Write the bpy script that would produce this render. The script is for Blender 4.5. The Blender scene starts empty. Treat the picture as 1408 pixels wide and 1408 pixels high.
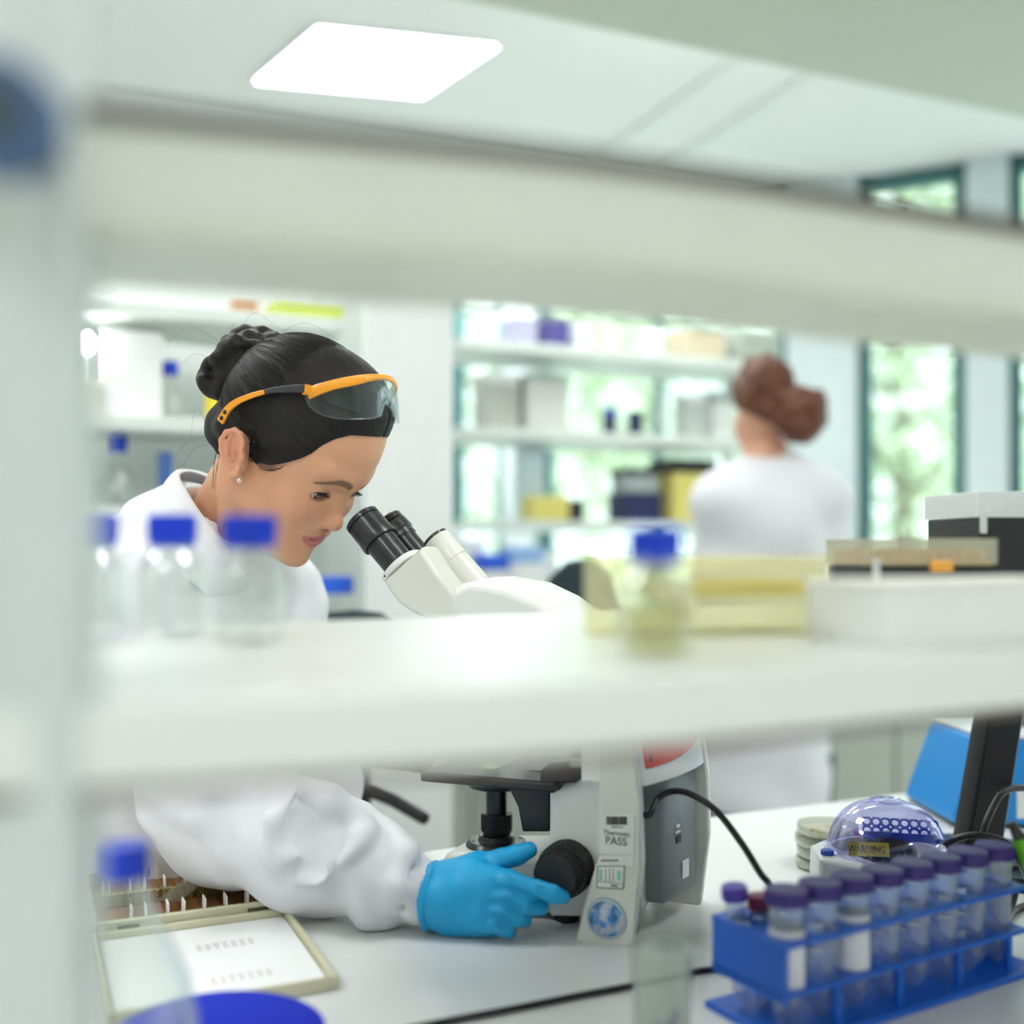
import bpy, bmesh, math, random
import numpy as np
from mathutils import Vector, Matrix
S = bpy.context.scene
COL = S.collection
# ------------------------------------------------------------------ camera
EYE = 1.28          # eye height above the floor
BT = 0.90           # bench top height
F = 1500.0          # focal length in pixels of the 1408 px frame
cam_data = bpy.data.cameras.new('camera')
cam = bpy.data.objects.new('camera', cam_data)
COL.objects.link(cam)
cam.location = (0, 0, EYE)
cam.rotation_euler = (math.pi / 2, 0, 0)
cam_data.sensor_width = 36
cam_data.lens = F / 1408 * 36
cam_data.shift_y = (755 - 704) / 1408
cam_data.clip_start = 0.05
cam_data.clip_end = 100
cam_data.dof.use_dof = True
cam_data.dof.focus_distance = 1.17
cam_data.dof.aperture_fstop = 1.62
S.camera = cam
# ------------------------------------------------------------------ world + exposure
W = bpy.data.worlds.new('world')
S.world = W
W.use_nodes = True
_bg = W.node_tree.nodes['Background']
_bg.inputs[0].default_value = (0.93, 0.97, 1.0, 1)
_bg.inputs[1].default_value = 1.6
S.view_settings.view_transform = 'Standard'
S.view_settings.look = 'None'
S.view_settings.gamma = 1
S.view_settings.use_curve_mapping = False
S.view_settings.exposure = 0.9
LAMP_POWER = 9.0
# ------------------------------------------------------------------ helpers
def lin(c):
    return tuple(((v / 255) / 12.92 if v / 255 <= 0.04045 else ((v / 255 + 0.055) / 1.055) ** 2.4) for v in c)
MATS = {}
def mat(name, rgb, rough=0.5, metal=0.0, spec=0.5, bump=None, noise=None, coat=0.0, sss=0.0, emit=None):
    if name in MATS:
        return MATS[name]
    m = bpy.data.materials.new(name)
    m.use_nodes = True
    nt = m.node_tree
    b = nt.nodes['Principled BSDF']
    c = lin(rgb)
    b.inputs['Base Color'].default_value = (*c, 1)
    b.inputs['Roughness'].default_value = rough
    b.inputs['Metallic'].default_value = metal
    b.inputs['Specular IOR Level'].default_value = spec
    b.inputs['Coat Weight'].default_value = coat
    if sss:
        b.inputs['Subsurface Weight'].default_value = sss
        b.inputs['Subsurface Radius'].default_value = (0.012, 0.005, 0.003)
        b.inputs['Subsurface Scale'].default_value = 0.6
    if emit:
        b.inputs['Emission Color'].default_value = (*lin(rgb), 1)
        b.inputs['Emission Strength'].default_value = emit
    if noise is None:
        noise = (30, 0.04)
    tc = nt.nodes.new('ShaderNodeTexCoord')
    nz = nt.nodes.new('ShaderNodeTexNoise')
    nz.inputs['Scale'].default_value = noise[0]
    nt.links.new(tc.outputs['Object'], nz.inputs['Vector'])
    mx = nt.nodes.new('ShaderNodeMixRGB')
    mx.inputs[1].default_value = (*[max(0, v * (1 - noise[1])) for v in c], 1)
    mx.inputs[2].default_value = (*[min(1, v * (1 + noise[1])) for v in c], 1)
    nt.links.new(nz.outputs['Fac'], mx.inputs[0])
    nt.links.new(mx.outputs[0], b.inputs['Base Color'])
    if bump:
        n2 = nt.nodes.new('ShaderNodeTexNoise')
        n2.inputs['Scale'].default_value = bump[0]
        n2.inputs['Detail'].default_value = 3
        nt.links.new(tc.outputs['Object'], n2.inputs['Vector'])
        bp = nt.nodes.new('ShaderNodeBump')
        bp.inputs['Strength'].default_value = bump[1]
        bp.inputs['Distance'].default_value = bump[2]
        nt.links.new(n2.outputs['Fac'], bp.inputs['Height'])
        nt.links.new(bp.outputs[0], b.inputs['Normal'])
    MATS[name] = m
    return m
def clear(name, rgb=(245, 250, 250), edge=0.55, rough=0.03, body=0.06, milk=0.0):
    """thin clear glass or plastic: see-through with a fresnel sheen, optional milky share"""
    if name in MATS:
        return MATS[name]
    m = bpy.data.materials.new(name)
    m.use_nodes = True
    nt = m.node_tree
    for n in list(nt.nodes):
        if n.type != 'OUTPUT_MATERIAL':
            nt.nodes.remove(n)
    out = nt.nodes['Material Output']
    tr = nt.nodes.new('ShaderNodeBsdfTransparent')
    tr.inputs[0].default_value = (*lin(rgb), 1)
    gl = nt.nodes.new('ShaderNodeBsdfGlossy')
    gl.inputs['Roughness'].default_value = rough
    gl.inputs[0].default_value = (*lin([min(255, v + 10) for v in rgb]), 1)
    lw = nt.nodes.new('ShaderNodeLayerWeight')
    lw.inputs['Blend'].default_value = 0.25
    mr = nt.nodes.new('ShaderNodeMapRange')
    mr.inputs['To Min'].default_value = body
    mr.inputs['To Max'].default_value = edge
    nt.links.new(lw.outputs['Facing'], mr.inputs['Value'])
    mx = nt.nodes.new('ShaderNodeMixShader')
    nt.links.new(mr.outputs[0], mx.inputs[0])
    nt.links.new(tr.outputs[0], mx.inputs[1])
    nt.links.new(gl.outputs[0], mx.inputs[2])
    last = mx
    if milk:
        df = nt.nodes.new('ShaderNodeBsdfDiffuse')
        df.inputs[0].default_value = (*lin(rgb), 1)
        tl = nt.nodes.new('ShaderNodeBsdfTranslucent')
        tl.inputs[0].default_value = (*lin(rgb), 1)
        ad = nt.nodes.new('ShaderNodeMixShader')
        ad.inputs[0].default_value = 0.5
        nt.links.new(df.outputs[0], ad.inputs[1])
        nt.links.new(tl.outputs[0], ad.inputs[2])
        m2 = nt.nodes.new('ShaderNodeMixShader')
        m2.inputs[0].default_value = milk
        nt.links.new(mx.outputs[0], m2.inputs[1])
        nt.links.new(ad.outputs[0], m2.inputs[2])
        last = m2
    nt.links.new(last.outputs[0], out.inputs[0])
    MATS[name] = m
    return m
def E(x, y, D):
    """world point seen at pixel x, y of the photograph at depth D"""
    return Vector(((x - 704) / F * D, D, EYE + (755 - y) / F * D))
def TP(x, y, h=0.0):
    """point on the bench top (or h above it) seen at pixel x, y"""
    D = (EYE - BT - h) * F / (y - 755)
    return E(x, y, D)
def tag(o, label=None, cat=None, group=None, kind=None):
    if label: o['label'] = label
    if cat: o['category'] = cat
    if group: o['group'] = group
    if kind: o['kind'] = kind
    return o
def thing(name, label, cat, loc=(0, 0, 0), rz=0.0, group=None):
    o = bpy.data.objects.new(name, None)
    o.empty_display_size = 0.05
    COL.objects.link(o)
    o.location = loc
    o.rotation_euler = (0, 0, rz)
    return tag(o, label, cat, group)
def copy_tree(o, parent=None):
    c = o.copy()
    COL.objects.link(c)
    c.parent = parent
    for ch in list(o.children):
        copy_tree(ch, c)
    return c
def smooth(me, ang=40):
    bm = bmesh.new()
    bm.from_mesh(me)
    for f in bm.faces: f.smooth = True
    a = math.radians(ang)
    for e in bm.edges:
        if len(e.link_faces) == 2 and e.calc_face_angle(0) > a: e.smooth = False
    bm.to_mesh(me)
    bm.free()
class MB:
    """collects shapes and links them as one mesh object"""
    def __init__(self): self.bm = bmesh.new(); self.mi = 0; self.mats = []
    def m(self, i): self.mi = i; return self
    def _mark(self, vs):
        fs = set()
        for v in vs:
            for f in v.link_faces: fs.add(f)
        for f in fs: f.material_index = self.mi
    def box(self, c, s, rot=None):
        r = bmesh.ops.create_cube(self.bm, size=1)
        M = Matrix.Translation(c) @ (rot.to_4x4() if rot else Matrix.Identity(4)) @ Matrix.Diagonal((*s, 1))
        bmesh.ops.transform(self.bm, matrix=M, verts=r['verts'])
        self._mark(r['verts']); return self
    def cyl(self, a, b, r1, r2=None, n=32, caps=True):
        a = Vector(a); b = Vector(b)
        r2 = r1 if r2 is None else r2
        r = bmesh.ops.create_cone(self.bm, cap_ends=caps, segments=n, radius1=r1, radius2=r2, depth=(b - a).length)
        q = (b - a).to_track_quat('Z', 'Y')
        bmesh.ops.transform(self.bm, matrix=Matrix.Translation((a + b) / 2) @ q.to_matrix().to_4x4(), verts=r['verts'])
        self._mark(r['verts']); return self
    def sph(self, c, r, n=16, rot=None):
        rr = bmesh.ops.create_uvsphere(self.bm, u_segments=n * 2, v_segments=n, radius=1)
        if not hasattr(r, '__len__'): r = (r, r, r)
        bmesh.ops.transform(self.bm, matrix=Matrix.Translation(c) @ (rot.to_4x4() if rot else Matrix.Identity(4)) @ Matrix.Diagonal((*r, 1)), verts=rr['verts'])
        self._mark(rr['verts']); return self
    def lathe(self, prof, c=(0, 0, 0), axis=(0, 0, 1), n=40, closed=False, ridge=0):
        """prof: (radius, height) pairs turned about an axis"""
        q = Vector(axis).to_track_quat('Z', 'Y').to_matrix()
        c = Vector(c)
        rings = []
        for (r, z) in prof:
            if r < 1e-6:
                rings.append([self.bm.verts.new(c + q @ Vector((0, 0, z)))])
            else:
                ring = []
                for i in range(n):
                    a = 2 * math.pi * i / n
                    ring.append(self.bm.verts.new(c + q @ Vector((r * math.cos(a), r * math.sin(a), z))))
                rings.append(ring)
        pairs = list(zip(rings[:-1], rings[1:]))
        if closed: pairs.append((rings[-1], rings[0]))
        for A, B in pairs:
            for i in range(n):
                j = (i + 1) % n
                vs = [A[i % len(A)], A[j % len(A)], B[j % len(B)], B[i % len(B)]]
                u = []
                for v in vs:
                    if v not in u: u.append(v)
                if len(u) >= 3:
                    try: self.bm.faces.new(u).material_index = self.mi
                    except ValueError: pass
        return self
    def tube(self, pts, r, n=12, caps=True):
        pts = [Vector(p) for p in pts]
        R = r if hasattr(r, '__len__') else [r] * len(pts)
        prev = None
        rings = []
        up = None
        for i, p in enumerate(pts):
            t = (pts[min(i + 1, len(pts) - 1)] - pts[max(i - 1, 0)]).normalized()
            if up is None:
                up = t.orthogonal().normalized()
            else:
                up = (up - t * up.dot(t)).normalized()
            s = t.cross(up)
            rings.append([self.bm.verts.new(p + (up * math.cos(2 * math.pi * k / n) + s * math.sin(2 * math.pi * k / n)) * R[i]) for k in range(n)])
        for A, B in zip(rings[:-1], rings[1:]):
            for k in range(n):
                self.bm.faces.new([A[k], A[(k + 1) % n], B[(k + 1) % n], B[k]]).material_index = self.mi
        if caps:
            self.bm.faces.new(rings[0][::-1]).material_index = self.mi
            self.bm.faces.new(rings[-1]).material_index = self.mi
        return self
    def loft(self, slices, caps=True, closed=True):
        """slices: lists of points with the same count"""
        L = [[self.bm.verts.new(p) for p in s] for s in slices]
        n = len(L[0])
        for A, B in zip(L[:-1], L[1:]):
            for k in range(n if closed else n - 1):
                self.bm.faces.new([A[k], A[(k + 1) % n], B[(k + 1) % n], B[k]]).material_index = self.mi
        if caps:
            self.bm.faces.new(L[0][::-1]).material_index = self.mi
            self.bm.faces.new(L[-1]).material_index = self.mi
        return self
    def face(self, pts):
        self.bm.faces.new([self.bm.verts.new(p) for p in pts]).material_index = self.mi
        return self
    def build(self, name, mats, parent=None, bevel=0, ang=40, solid=0, sub=0, seg=2, flat=False):
        bmesh.ops.recalc_face_normals(self.bm, faces=self.bm.faces)
        me = bpy.data.meshes.new(name)
        self.bm.to_mesh(me); self.bm.free()
        if not isinstance(mats, (list, tuple)): mats = [mats]
        for m in mats: me.materials.append(m)
        if not flat: smooth(me, ang)
        o = bpy.data.objects.new(name, me)
        COL.objects.link(o)
        if solid:
            md = o.modifiers.new('solid', 'SOLIDIFY'); md.thickness = solid; md.offset = 0
        if bevel:
            md = o.modifiers.new('bevel', 'BEVEL'); md.width = bevel; md.segments = seg; md.limit_method = 'ANGLE'; md.angle_limit = math.radians(40)
        if sub:
            md = o.modifiers.new('sub', 'SUBSURF'); md.levels = sub; md.render_levels = sub
        if parent: o.parent = parent
        return o
def spline(pts, n=8):
    """Catmull-Rom through 3-D points"""
    P = [Vector(p) for p in pts]
    P = [P[0] * 2 - P[1]] + P + [P[-1] * 2 - P[-2]]
    out = []
    for i in range(1, len(P) - 2):
        for k in range(n):
            t = k / n
            a, b, c, d = P[i - 1], P[i], P[i + 1], P[i + 2]
            out.append(0.5 * ((2 * b) + (c - a) * t + (2 * a - 5 * b + 4 * c - d) * t * t + (3 * b - 3 * c + d - a) * t ** 3))
    out.append(P[-2])
    return out
def text_part(txt, size, M, material, parent, name='lettering', extrude=0.0001, align='CENTER'):
    cu = bpy.data.curves.new(name, 'FONT')
    cu.body = txt; cu.size = size; cu.extrude = extrude
    cu.align_x = align; cu.align_y = 'CENTER'
    t = bpy.data.objects.new(name, cu)
    COL.objects.link(t)
    dg = bpy.context.evaluated_depsgraph_get()
    me = bpy.data.meshes.new_from_object(t.evaluated_get(dg))
    bpy.data.objects.remove(t)
    me.transform(M)
    me.materials.clear(); me.materials.append(material)
    o = bpy.data.objects.new(name, me)
    COL.objects.link(o)
    o.parent = parent
    return o
# ------------------------------------------------------------------ signed-distance sculpting
class Field:
    def __init__(self, lo, hi, h):
        self.lo = np.array(lo, np.float32); self.h = h
        ax = [np.arange(lo[i], hi[i] + h, h, dtype=np.float32) for i in range(3)]
        self.ax = ax
        self.X = ax[0][:, None, None]; self.Y = ax[1][None, :, None]; self.Z = ax[2][None, None, :]
        self.F = np.full((len(ax[0]), len(ax[1]), len(ax[2])), 1.0, np.float32)
    def _win(self, lo, hi):
        s = []
        for i in range(3):
            a = int(np.searchsorted(self.ax[i], lo[i])); b = int(np.searchsorted(self.ax[i], hi[i]))
            s.append(slice(max(0, a), max(0, b)))
        return tuple(s)
    def _apply(self, win, d, k, op):
        A = self.F[win]
        if A.size == 0: return
        if op == 'sub': d = -d
        if op == 'add':
            if k > 0:
                hh = np.maximum(k - np.abs(A - d), 0) / k
                r = np.minimum(A, d) - hh * hh * k * 0.25
            else: r = np.minimum(A, d)
        else:
            if k > 0:
                hh = np.maximum(k - np.abs(A - d), 0) / k
                r = np.maximum(A, d) + hh * hh * k * 0.25
            else: r = np.maximum(A, d)
        self.F[win] = r
    def ell(self, c, r, k=0.0, op='add', rot=None, full=False):
        m = max(r) + k + 0.02
        win = self._win([c[i] - m for i in range(3)], [c[i] + m for i in range(3)]) if not full else (slice(None),) * 3
        X = self.X[win[0]] - c[0]; Y = self.Y[:, win[1]] - c[1]; Z = self.Z[:, :, win[2]] - c[2]
        if rot is not None:
            R = np.array(rot.transposed() if hasattr(rot, 'transposed') else rot, np.float32)
            X, Y, Z = (R[0, 0] * X + R[0, 1] * Y + R[0, 2] * Z, R[1, 0] * X + R[1, 1] * Y + R[1, 2] * Z, R[2, 0] * X + R[2, 1] * Y + R[2, 2] * Z)
        k0 = np.sqrt((X / r[0]) ** 2 + (Y / r[1]) ** 2 + (Z / r[2]) ** 2)
        k1 = np.sqrt((X / r[0] ** 2) ** 2 + (Y / r[1] ** 2) ** 2 + (Z / r[2] ** 2) ** 2) + 1e-6
        d = k0 * (k0 - 1) / k1
        self._apply(win, d.astype(np.float32), k, op)
        return self
    def cap(self, a, b, ra, rb=None, k=0.0, op='add'):
        rb = ra if rb is None else rb
        m = max(ra, rb) + k + 0.02
        lo = [min(a[i], b[i]) - m for i in range(3)]; hi = [max(a[i], b[i]) + m for i in range(3)]
        win = self._win(lo, hi)
        X = self.X[win[0]] - a[0]; Y = self.Y[:, win[1]] - a[1]; Z = self.Z[:, :, win[2]] - a[2]
        v = [b[i] - a[i] for i in range(3)]
        L = sum(t * t for t in v) + 1e-12
        t = np.clip((X * v[0] + Y * v[1] + Z * v[2]) / L, 0, 1)
        d = np.sqrt((X - t * v[0]) ** 2 + (Y - t * v[1]) ** 2 + (Z - t * v[2]) ** 2) - (ra + t * (rb - ra))
        self._apply(win, d.astype(np.float32), k, op)
        return self
    def chain(self, pts, rad, k=0.0, op='add', kj=None):
        for i in range(len(pts) - 1):
            self.cap(pts[i], pts[i + 1], rad[i], rad[i + 1], k, op)
        return self
    def mesh(self):
        Fd = self.F
        s = Fd < 0
        c = s[:-1, :-1, :-1].astype(np.int8)
        tot = np.zeros(c.shape, np.int8)
        offs = [(i, j, k) for i in (0, 1) for j in (0, 1) for k in (0, 1)]
        n = c.shape
        for (i, j, k) in offs: tot += s[i:i + n[0], j:j + n[1], k:k + n[2]]
        act = np.argwhere((tot > 0) & (tot < 8))
        idx = np.full(n, -1, np.int64)
        idx[act[:, 0], act[:, 1], act[:, 2]] = np.arange(len(act))
        acc = np.zeros((len(act), 3)); cnt = np.zeros(len(act))
        for p in offs:
            for a in range(3):
                if p[a]: continue
                q = list(p); q[a] = 1
                v0 = Fd[act[:, 0] + p[0], act[:, 1] + p[1], act[:, 2] + p[2]]
                v1 = Fd[act[:, 0] + q[0], act[:, 1] + q[1], act[:, 2] + q[2]]
                m = (v0 < 0) != (v1 < 0)
                t = np.where(m, v0 / np.where(m, v0 - v1, 1), 0)
                pos = np.tile(np.array(p, float), (len(act), 1)); pos[:, a] += t
                acc[m] += pos[m]; cnt[m] += 1
        V = (act + acc / cnt[:, None]) * self.h + self.lo
        faces = []
        for a in range(3):
            b, c2 = (a + 1) % 3, (a + 2) % 3
            sl0 = [slice(1, -1)] * 3; sl1 = [slice(1, -1)] * 3
            sl0[a] = slice(0, -1); sl1[a] = slice(1, None)
            ch = s[tuple(sl0)] != s[tuple(sl1)]
            e = np.argwhere(ch)
            off = np.array([1, 1, 1]); off[a] = 0
            e = e + off
            ins = s[e[:, 0], e[:, 1], e[:, 2]]
            q = []
            for db, dc in ((-1, -1), (0, -1), (0, 0), (-1, 0)):
                w = e.copy(); w[:, b] += db; w[:, c2] += dc
                q.append(idx[w[:, 0], w[:, 1], w[:, 2]])
            q = np.stack(q, 1)
            q[~ins] = q[~ins][:, ::-1]
            faces.append(q)
        Q = np.concatenate(faces)
        Q = Q[(Q >= 0).all(1)]
        return V, Q
    def warp_noise(self, amp, freq, seed=0, win=None):
        """adds a smooth sum-of-sines field, for cloth and skin unevenness"""
        rng = np.random.default_rng(seed)
        for _ in range(6):
            d = rng.normal(size=3); d /= np.linalg.norm(d)
            f = freq * rng.uniform(0.6, 1.6); ph = rng.uniform(0, 6.28)
            self.F += (amp * np.sin((self.X * d[0] + self.Y * d[1] + self.Z * d[2]) * f + ph)).astype(np.float32)
        return self
def relax(V, Q, it=2, lam=0.5):
    for _ in range(it):
        acc = np.zeros_like(V); cnt = np.zeros(len(V))
        for a, b in ((0, 1), (1, 2), (2, 3), (3, 0)):
            np.add.at(acc, Q[:, a], V[Q[:, b]]); np.add.at(cnt, Q[:, a], 1)
            np.add.at(acc, Q[:, b], V[Q[:, a]]); np.add.at(cnt, Q[:, b], 1)
        V = V * (1 - lam) + lam * acc / np.maximum(cnt, 1)[:, None]
    return V
def np_obj(name, V, Q, mats, parent=None, attrs=None):
    me = bpy.data.meshes.new(name)
    me.vertices.add(len(V)); me.vertices.foreach_set('co', V.astype(np.float32).ravel())
    me.loops.add(Q.size); me.loops.foreach_set('vertex_index', Q.astype(np.int32).ravel())
    me.polygons.add(len(Q)); me.polygons.foreach_set('loop_start', (np.arange(len(Q)) * Q.shape[1]).astype(np.int32))
    me.polygons.foreach_set('use_smooth', np.ones(len(Q), bool))
    me.update(calc_edges=True); me.validate()
    if not isinstance(mats, (list, tuple)): mats = [mats]
    for m in mats: me.materials.append(m)
    for k, a in (attrs or {}).items():
        at = me.attributes.new(k, 'FLOAT_VECTOR' if a.ndim == 2 else 'FLOAT', 'POINT')
        at.data.foreach_set('vector' if a.ndim == 2 else 'value', a.astype(np.float32).ravel())
    o = bpy.data.objects.new(name, me)
    COL.objects.link(o)
    if parent: o.parent = parent
    return o
def seg(x, pts):
    return np.interp(x, [p[0] for p in pts], [p[1] for p in pts])
# ------------------------------------------------------------------ materials
M_WALL = mat('wall paint', (222, 228, 222), 0.7)
M_CEIL = mat('ceiling tile', (240, 241, 240), 0.85)
M_FLOOR = mat('vinyl floor', (214, 214, 210), 0.4, noise=(4, 0.08))
M_LAM = mat('white laminate', (214, 218, 214), 0.28, noise=(3, 0.015))
M_BENCH = mat('bench laminate', (226, 229, 227), 0.22, noise=(5, 0.015))
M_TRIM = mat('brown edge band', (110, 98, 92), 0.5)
M_WHITE = mat('white plastic', (236, 238, 236), 0.35)
M_GREYP = mat('grey board', (200, 204, 200), 0.5)
M_CAB = mat('cabinet front', (176, 184, 172), 0.5)
M_BLACK = mat('black plastic', (26, 27, 30), 0.4)
M_BLUECAP = mat('royal blue cap', (8, 62, 214), 0.4)
M_NAVY = mat('navy plastic', (26, 34, 84), 0.5)
M_YEL = mat('pale yellow plastic', (226, 214, 120), 0.5)
M_TEAL = mat('teal frame', (60, 110, 112), 0.5)
M_GLASS = clear('clear glass', (249, 251, 250), edge=0.55, rough=0.02)
M_PANE = clear('window pane', (236, 246, 244), edge=0.35, body=0.04)
M_LAMP = mat('lamp diffuser', (255, 255, 255), 0.5, emit=LAMP_POWER)
# ------------------------------------------------------------------ structure
A = math.radians(23)
U = Vector((math.cos(A), math.sin(A), 0))
V_ = Vector((-math.sin(A), math.cos(A), 0))
RZ = A
def UV(u, v, z=0.0):
    """point from room axes: u along the benches, v away from the camera"""
    p = U * u + V_ * v
    return Vector((p.x, p.y, z))
def struct(name, mb, m, **k):
    o = mb.build(name, m, **k)
    o['kind'] = 'structure'
    return o
def slab(pts, z0, z1):
    mb = MB()
    mb.loft([[Vector((p[0], p[1], z0)) for p in pts], [Vector((p[0], p[1], z1)) for p in pts]])
    return mb
CE = EYE + 1.55
room = [(-3.6, -3.2), (5.0, -3.2), (5.0, 2.82), (1.64, 4.5), (-1.2, 5.94), (-3.6, 5.94)]
struct('floor', slab(room, -0.06, 0.0), M_FLOOR)
struct('ceiling', slab(room, CE, CE + 0.08), M_CEIL)
w = MB(); w.box((-3.65, 1.3, CE / 2), (0.1, 9.2, CE)); struct('wall_left', w, M_WALL)
w = MB(); w.box((-2.4, 5.99, CE / 2), (2.5, 0.1, CE)); struct('wall_back', w, M_WALL)
w = MB(); w.box((5.05, -0.2, CE / 2), (0.1, 6.0, CE)); struct('wall_right', w, M_WALL)
w = MB(); w.box((0.7, -3.25, CE / 2), (8.7, 0.1, CE)); struct('wall_front', w, M_WALL)
# ceiling seams and the soffit beam
tr = MB()
for v in (1.3, 2.6, 3.9, 5.2):
    a, b = UV(-2.5, v), UV(4.0, v)
    c = (a + b) / 2
    tr.box((c.x, c.y, CE - 0.004), ((b - a).length, 0.02, 0.008), Matrix.Rotation(A, 3, 'Z'))
struct('trim_1', tr, mat('ceiling rail', (205, 212, 208), 0.6))
tr = MB()
for u0 in (-1.5, 2.0, 2.28):
    a, b = UV(u0, -1.0), UV(u0, 5.0)
    c = (a + b) / 2
    tr.box((c.x, c.y, CE - 0.006), (0.04, (b - a).length, 0.012), Matrix.Rotation(A, 3, 'Z'))
struct('trim_2', tr, mat('pale ceiling rail', (232, 235, 232), 0.6))
bm_ = MB(); c = UV(2.65, 2.12, EYE + 1.36)
bm_.box(c, (4.3, 0.62, 0.12), Matrix.Rotation(A, 3, 'Z'))
c = UV(2.65, 1.70, EYE + 1.30)
bm_.box(c, (4.3, 0.16, 0.16), Matrix.Rotation(A, 3, 'Z'))
struct('trim_3', bm_, mat('soffit paint', (196, 203, 188), 0.7), bevel=0.01)
# ceiling lamps: the visible panel, then added unseen fill panels
def lamp(corners, z, label, group=None):
    cx = sum((Vector(c) for c in corners), Vector((0, 0))) / 4
    t = thing('ceiling_lamp', label, 'lamp', (cx.x, cx.y, z), 0, group)
    loc = [Vector((c[0] - cx.x, c[1] - cx.y, 0)) for c in corners]
    d = MB(); d.loft([[p * 0.97 + Vector((0, 0, -0.012)) for p in loc], [p * 0.97 for p in loc]])
    d.build('diffuser', M_LAMP, t)
    f = MB()
    for k in range(4):
        a, b = loc[k], loc[(k + 1) % 4]
        f.loft([[a, a * 0.965, a * 0.965 + Vector((0, 0, -0.014)), a + Vector((0, 0, -0.014))],
                [b, b * 0.965, b * 0.965 + Vector((0, 0, -0.014)), b + Vector((0, 0, -0.014))]])
    f.build('frame', M_WHITE, t)
    return t
def cpt(x, y):
    D = (CE - EYE) * F / (755 - y)
    return ((x - 704) / F * D, D)
lamp([cpt(345, 108), cpt(583, 129), cpt(691, 57), cpt(435, 30)], CE, 'square flush ceiling lamp glowing white at the upper left')
def fill_lamp(x, y, label, s=0.6):
    c = Vector((x, y))
    a = Vector((math.cos(A), math.sin(A))) * s / 2; b = Vector((-math.sin(A), math.cos(A))) * s / 2
    lamp([c - a - b, c + a - b, c + a + b, c - a + b], CE, label, 'added fill lamps outside the picture')
for (x, y) in ((-1.9, 0.9), (-0.9, 1.9), (0.95, 0.75), (-0.7, -0.9), (0.9, -1.5), (2.4, 1.2), (3.6, 0.2), (2.3, -1.8), (-2.4, -1.5), (-0.9, 4.6), (-0.15, 4.9), (0.55, 2.95)):  # unseen panels added and placed to brighten the room
    fill_lamp(x, y, 'added fill light as a ceiling lamp outside the picture')
# ------------------------------------------------------------------ window facade
FD = Vector((1, -0.5045, 0)).normalized()
FN = Vector((FD.y, -FD.x, 0))
FP = Vector((1.64, 4.5, 0))
def fac(x):
    """distance along the facade of the point seen in column x"""
    k = (x - 704) / F
    D = (4.5 + 0.5045 * 1.64) / (1 + 0.5045 * k)
    return (Vector((k * D, D, 0)) - FP).dot(FD)
FR = Matrix.Rotation(math.atan2(FD.y, FD.x), 3, 'Z')
def fbox(mb, a, b, z0, z1, th=0.16, off=0.0):
    c = FP + FD * ((a + b) / 2) - FN * off
    mb.box((c.x, c.y, (z0 + z1) / 2), (b - a, th, z1 - z0), FR)
m_col = mat('facade column', (214, 228, 230), 0.6)
cols = [(-3.2, fac(622)), (fac(700), fac(745)), (fac(1087), fac(1182)), (fac(1330), fac(1388)), (3.0, 3.4)]
wr = MB()
for a, b in cols: fbox(wr, a, b, 0, CE)
fbox(wr, -3.2, 3.4, 0, 0.35, 0.14)
struct('wall_window', wr, m_col)
for n, (a, b) in enumerate([(fac(622), fac(700)), (fac(745), fac(1087)), (fac(1182), fac(1330)), (fac(1388), 3.0)]):
    fr = MB()
    t = 0.05
    fbox(fr, a, a + t, 0.35, CE, 0.08); fbox(fr, b - t, b, 0.35, CE, 0.08)
    fbox(fr, a, b, CE - 0.06, CE - 0.005, 0.08); fbox(fr, a, b, 0.35, 0.4, 0.08)
    if b - a > 1:
        fbox(fr, (a + b) / 2 - 0.02, (a + b) / 2 + 0.02, 0.4, CE - 0.06, 0.06)
    wo = struct('window_%d' % (n + 1), fr, M_TEAL)
    gl = MB(); fbox(gl, a + t, b - t, 0.4, CE - 0.06, 0.012); gl.build('pane', M_PANE, wo)
# ------------------------------------------------------------------ outdoors
g = MB(); g.box((6, 17, -0.4), (40, 22, 0.1)); struct('ground', g, mat('pale gravel', (190, 196, 184), 0.9))
def tree(x, y, h, r, seed, label, rgb):
    rnd = random.Random(seed)
    t = thing('tree', label, 'tree', (x, y, -0.35), 0, 'trees outside the window')
    tk = MB(); tk.tube([(0, 0, 0), (0.05, 0, h * 0.35), (-0.03, 0.05, h * 0.7), (0, 0, h * 0.95)], [0.11, 0.09, 0.06, 0.02])
    for k in range(7):
        a = rnd.uniform(0, 6.28); z = h * rnd.uniform(0.3, 0.8)
        tk.tube([(0, 0, z), (math.cos(a) * r * 0.5, math.sin(a) * r * 0.5, z + 0.25 * h * 0.6), (math.cos(a) * r * 0.9, math.sin(a) * r * 0.9, z + 0.2 * h)], [0.04, 0.025, 0.01], n=6)
    tk.build('trunk', mat('bark', (120, 112, 98), 0.9), t)
    n = 2600
    rng = np.random.default_rng(seed)
    d = rng.normal(size=(n, 3)); d /= np.linalg.norm(d, axis=1)[:, None]
    c = d * rng.uniform(0.25, 1, (n, 1)) ** 0.5 * np.array([r, r, h * 0.42]) + np.array([0, 0, h * 0.6])
    a = rng.normal(size=(n, 3)); a /= np.linalg.norm(a, axis=1)[:, None]
    b = np.cross(a, rng.normal(size=(n, 3))); b /= np.linalg.norm(b, axis=1)[:, None]
    s = rng.uniform(0.05, 0.10, (n, 1))
    V = np.stack([c - a * s, c - b * s * 0.5, c + a * s, c + b * s * 0.5], 1).reshape(-1, 3)
    Q = np.arange(n * 4).reshape(n, 4)
    np_obj('foliage', V, Q, mat('leaf %d' % (seed % 3), rgb, 0.6), t)
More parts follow.
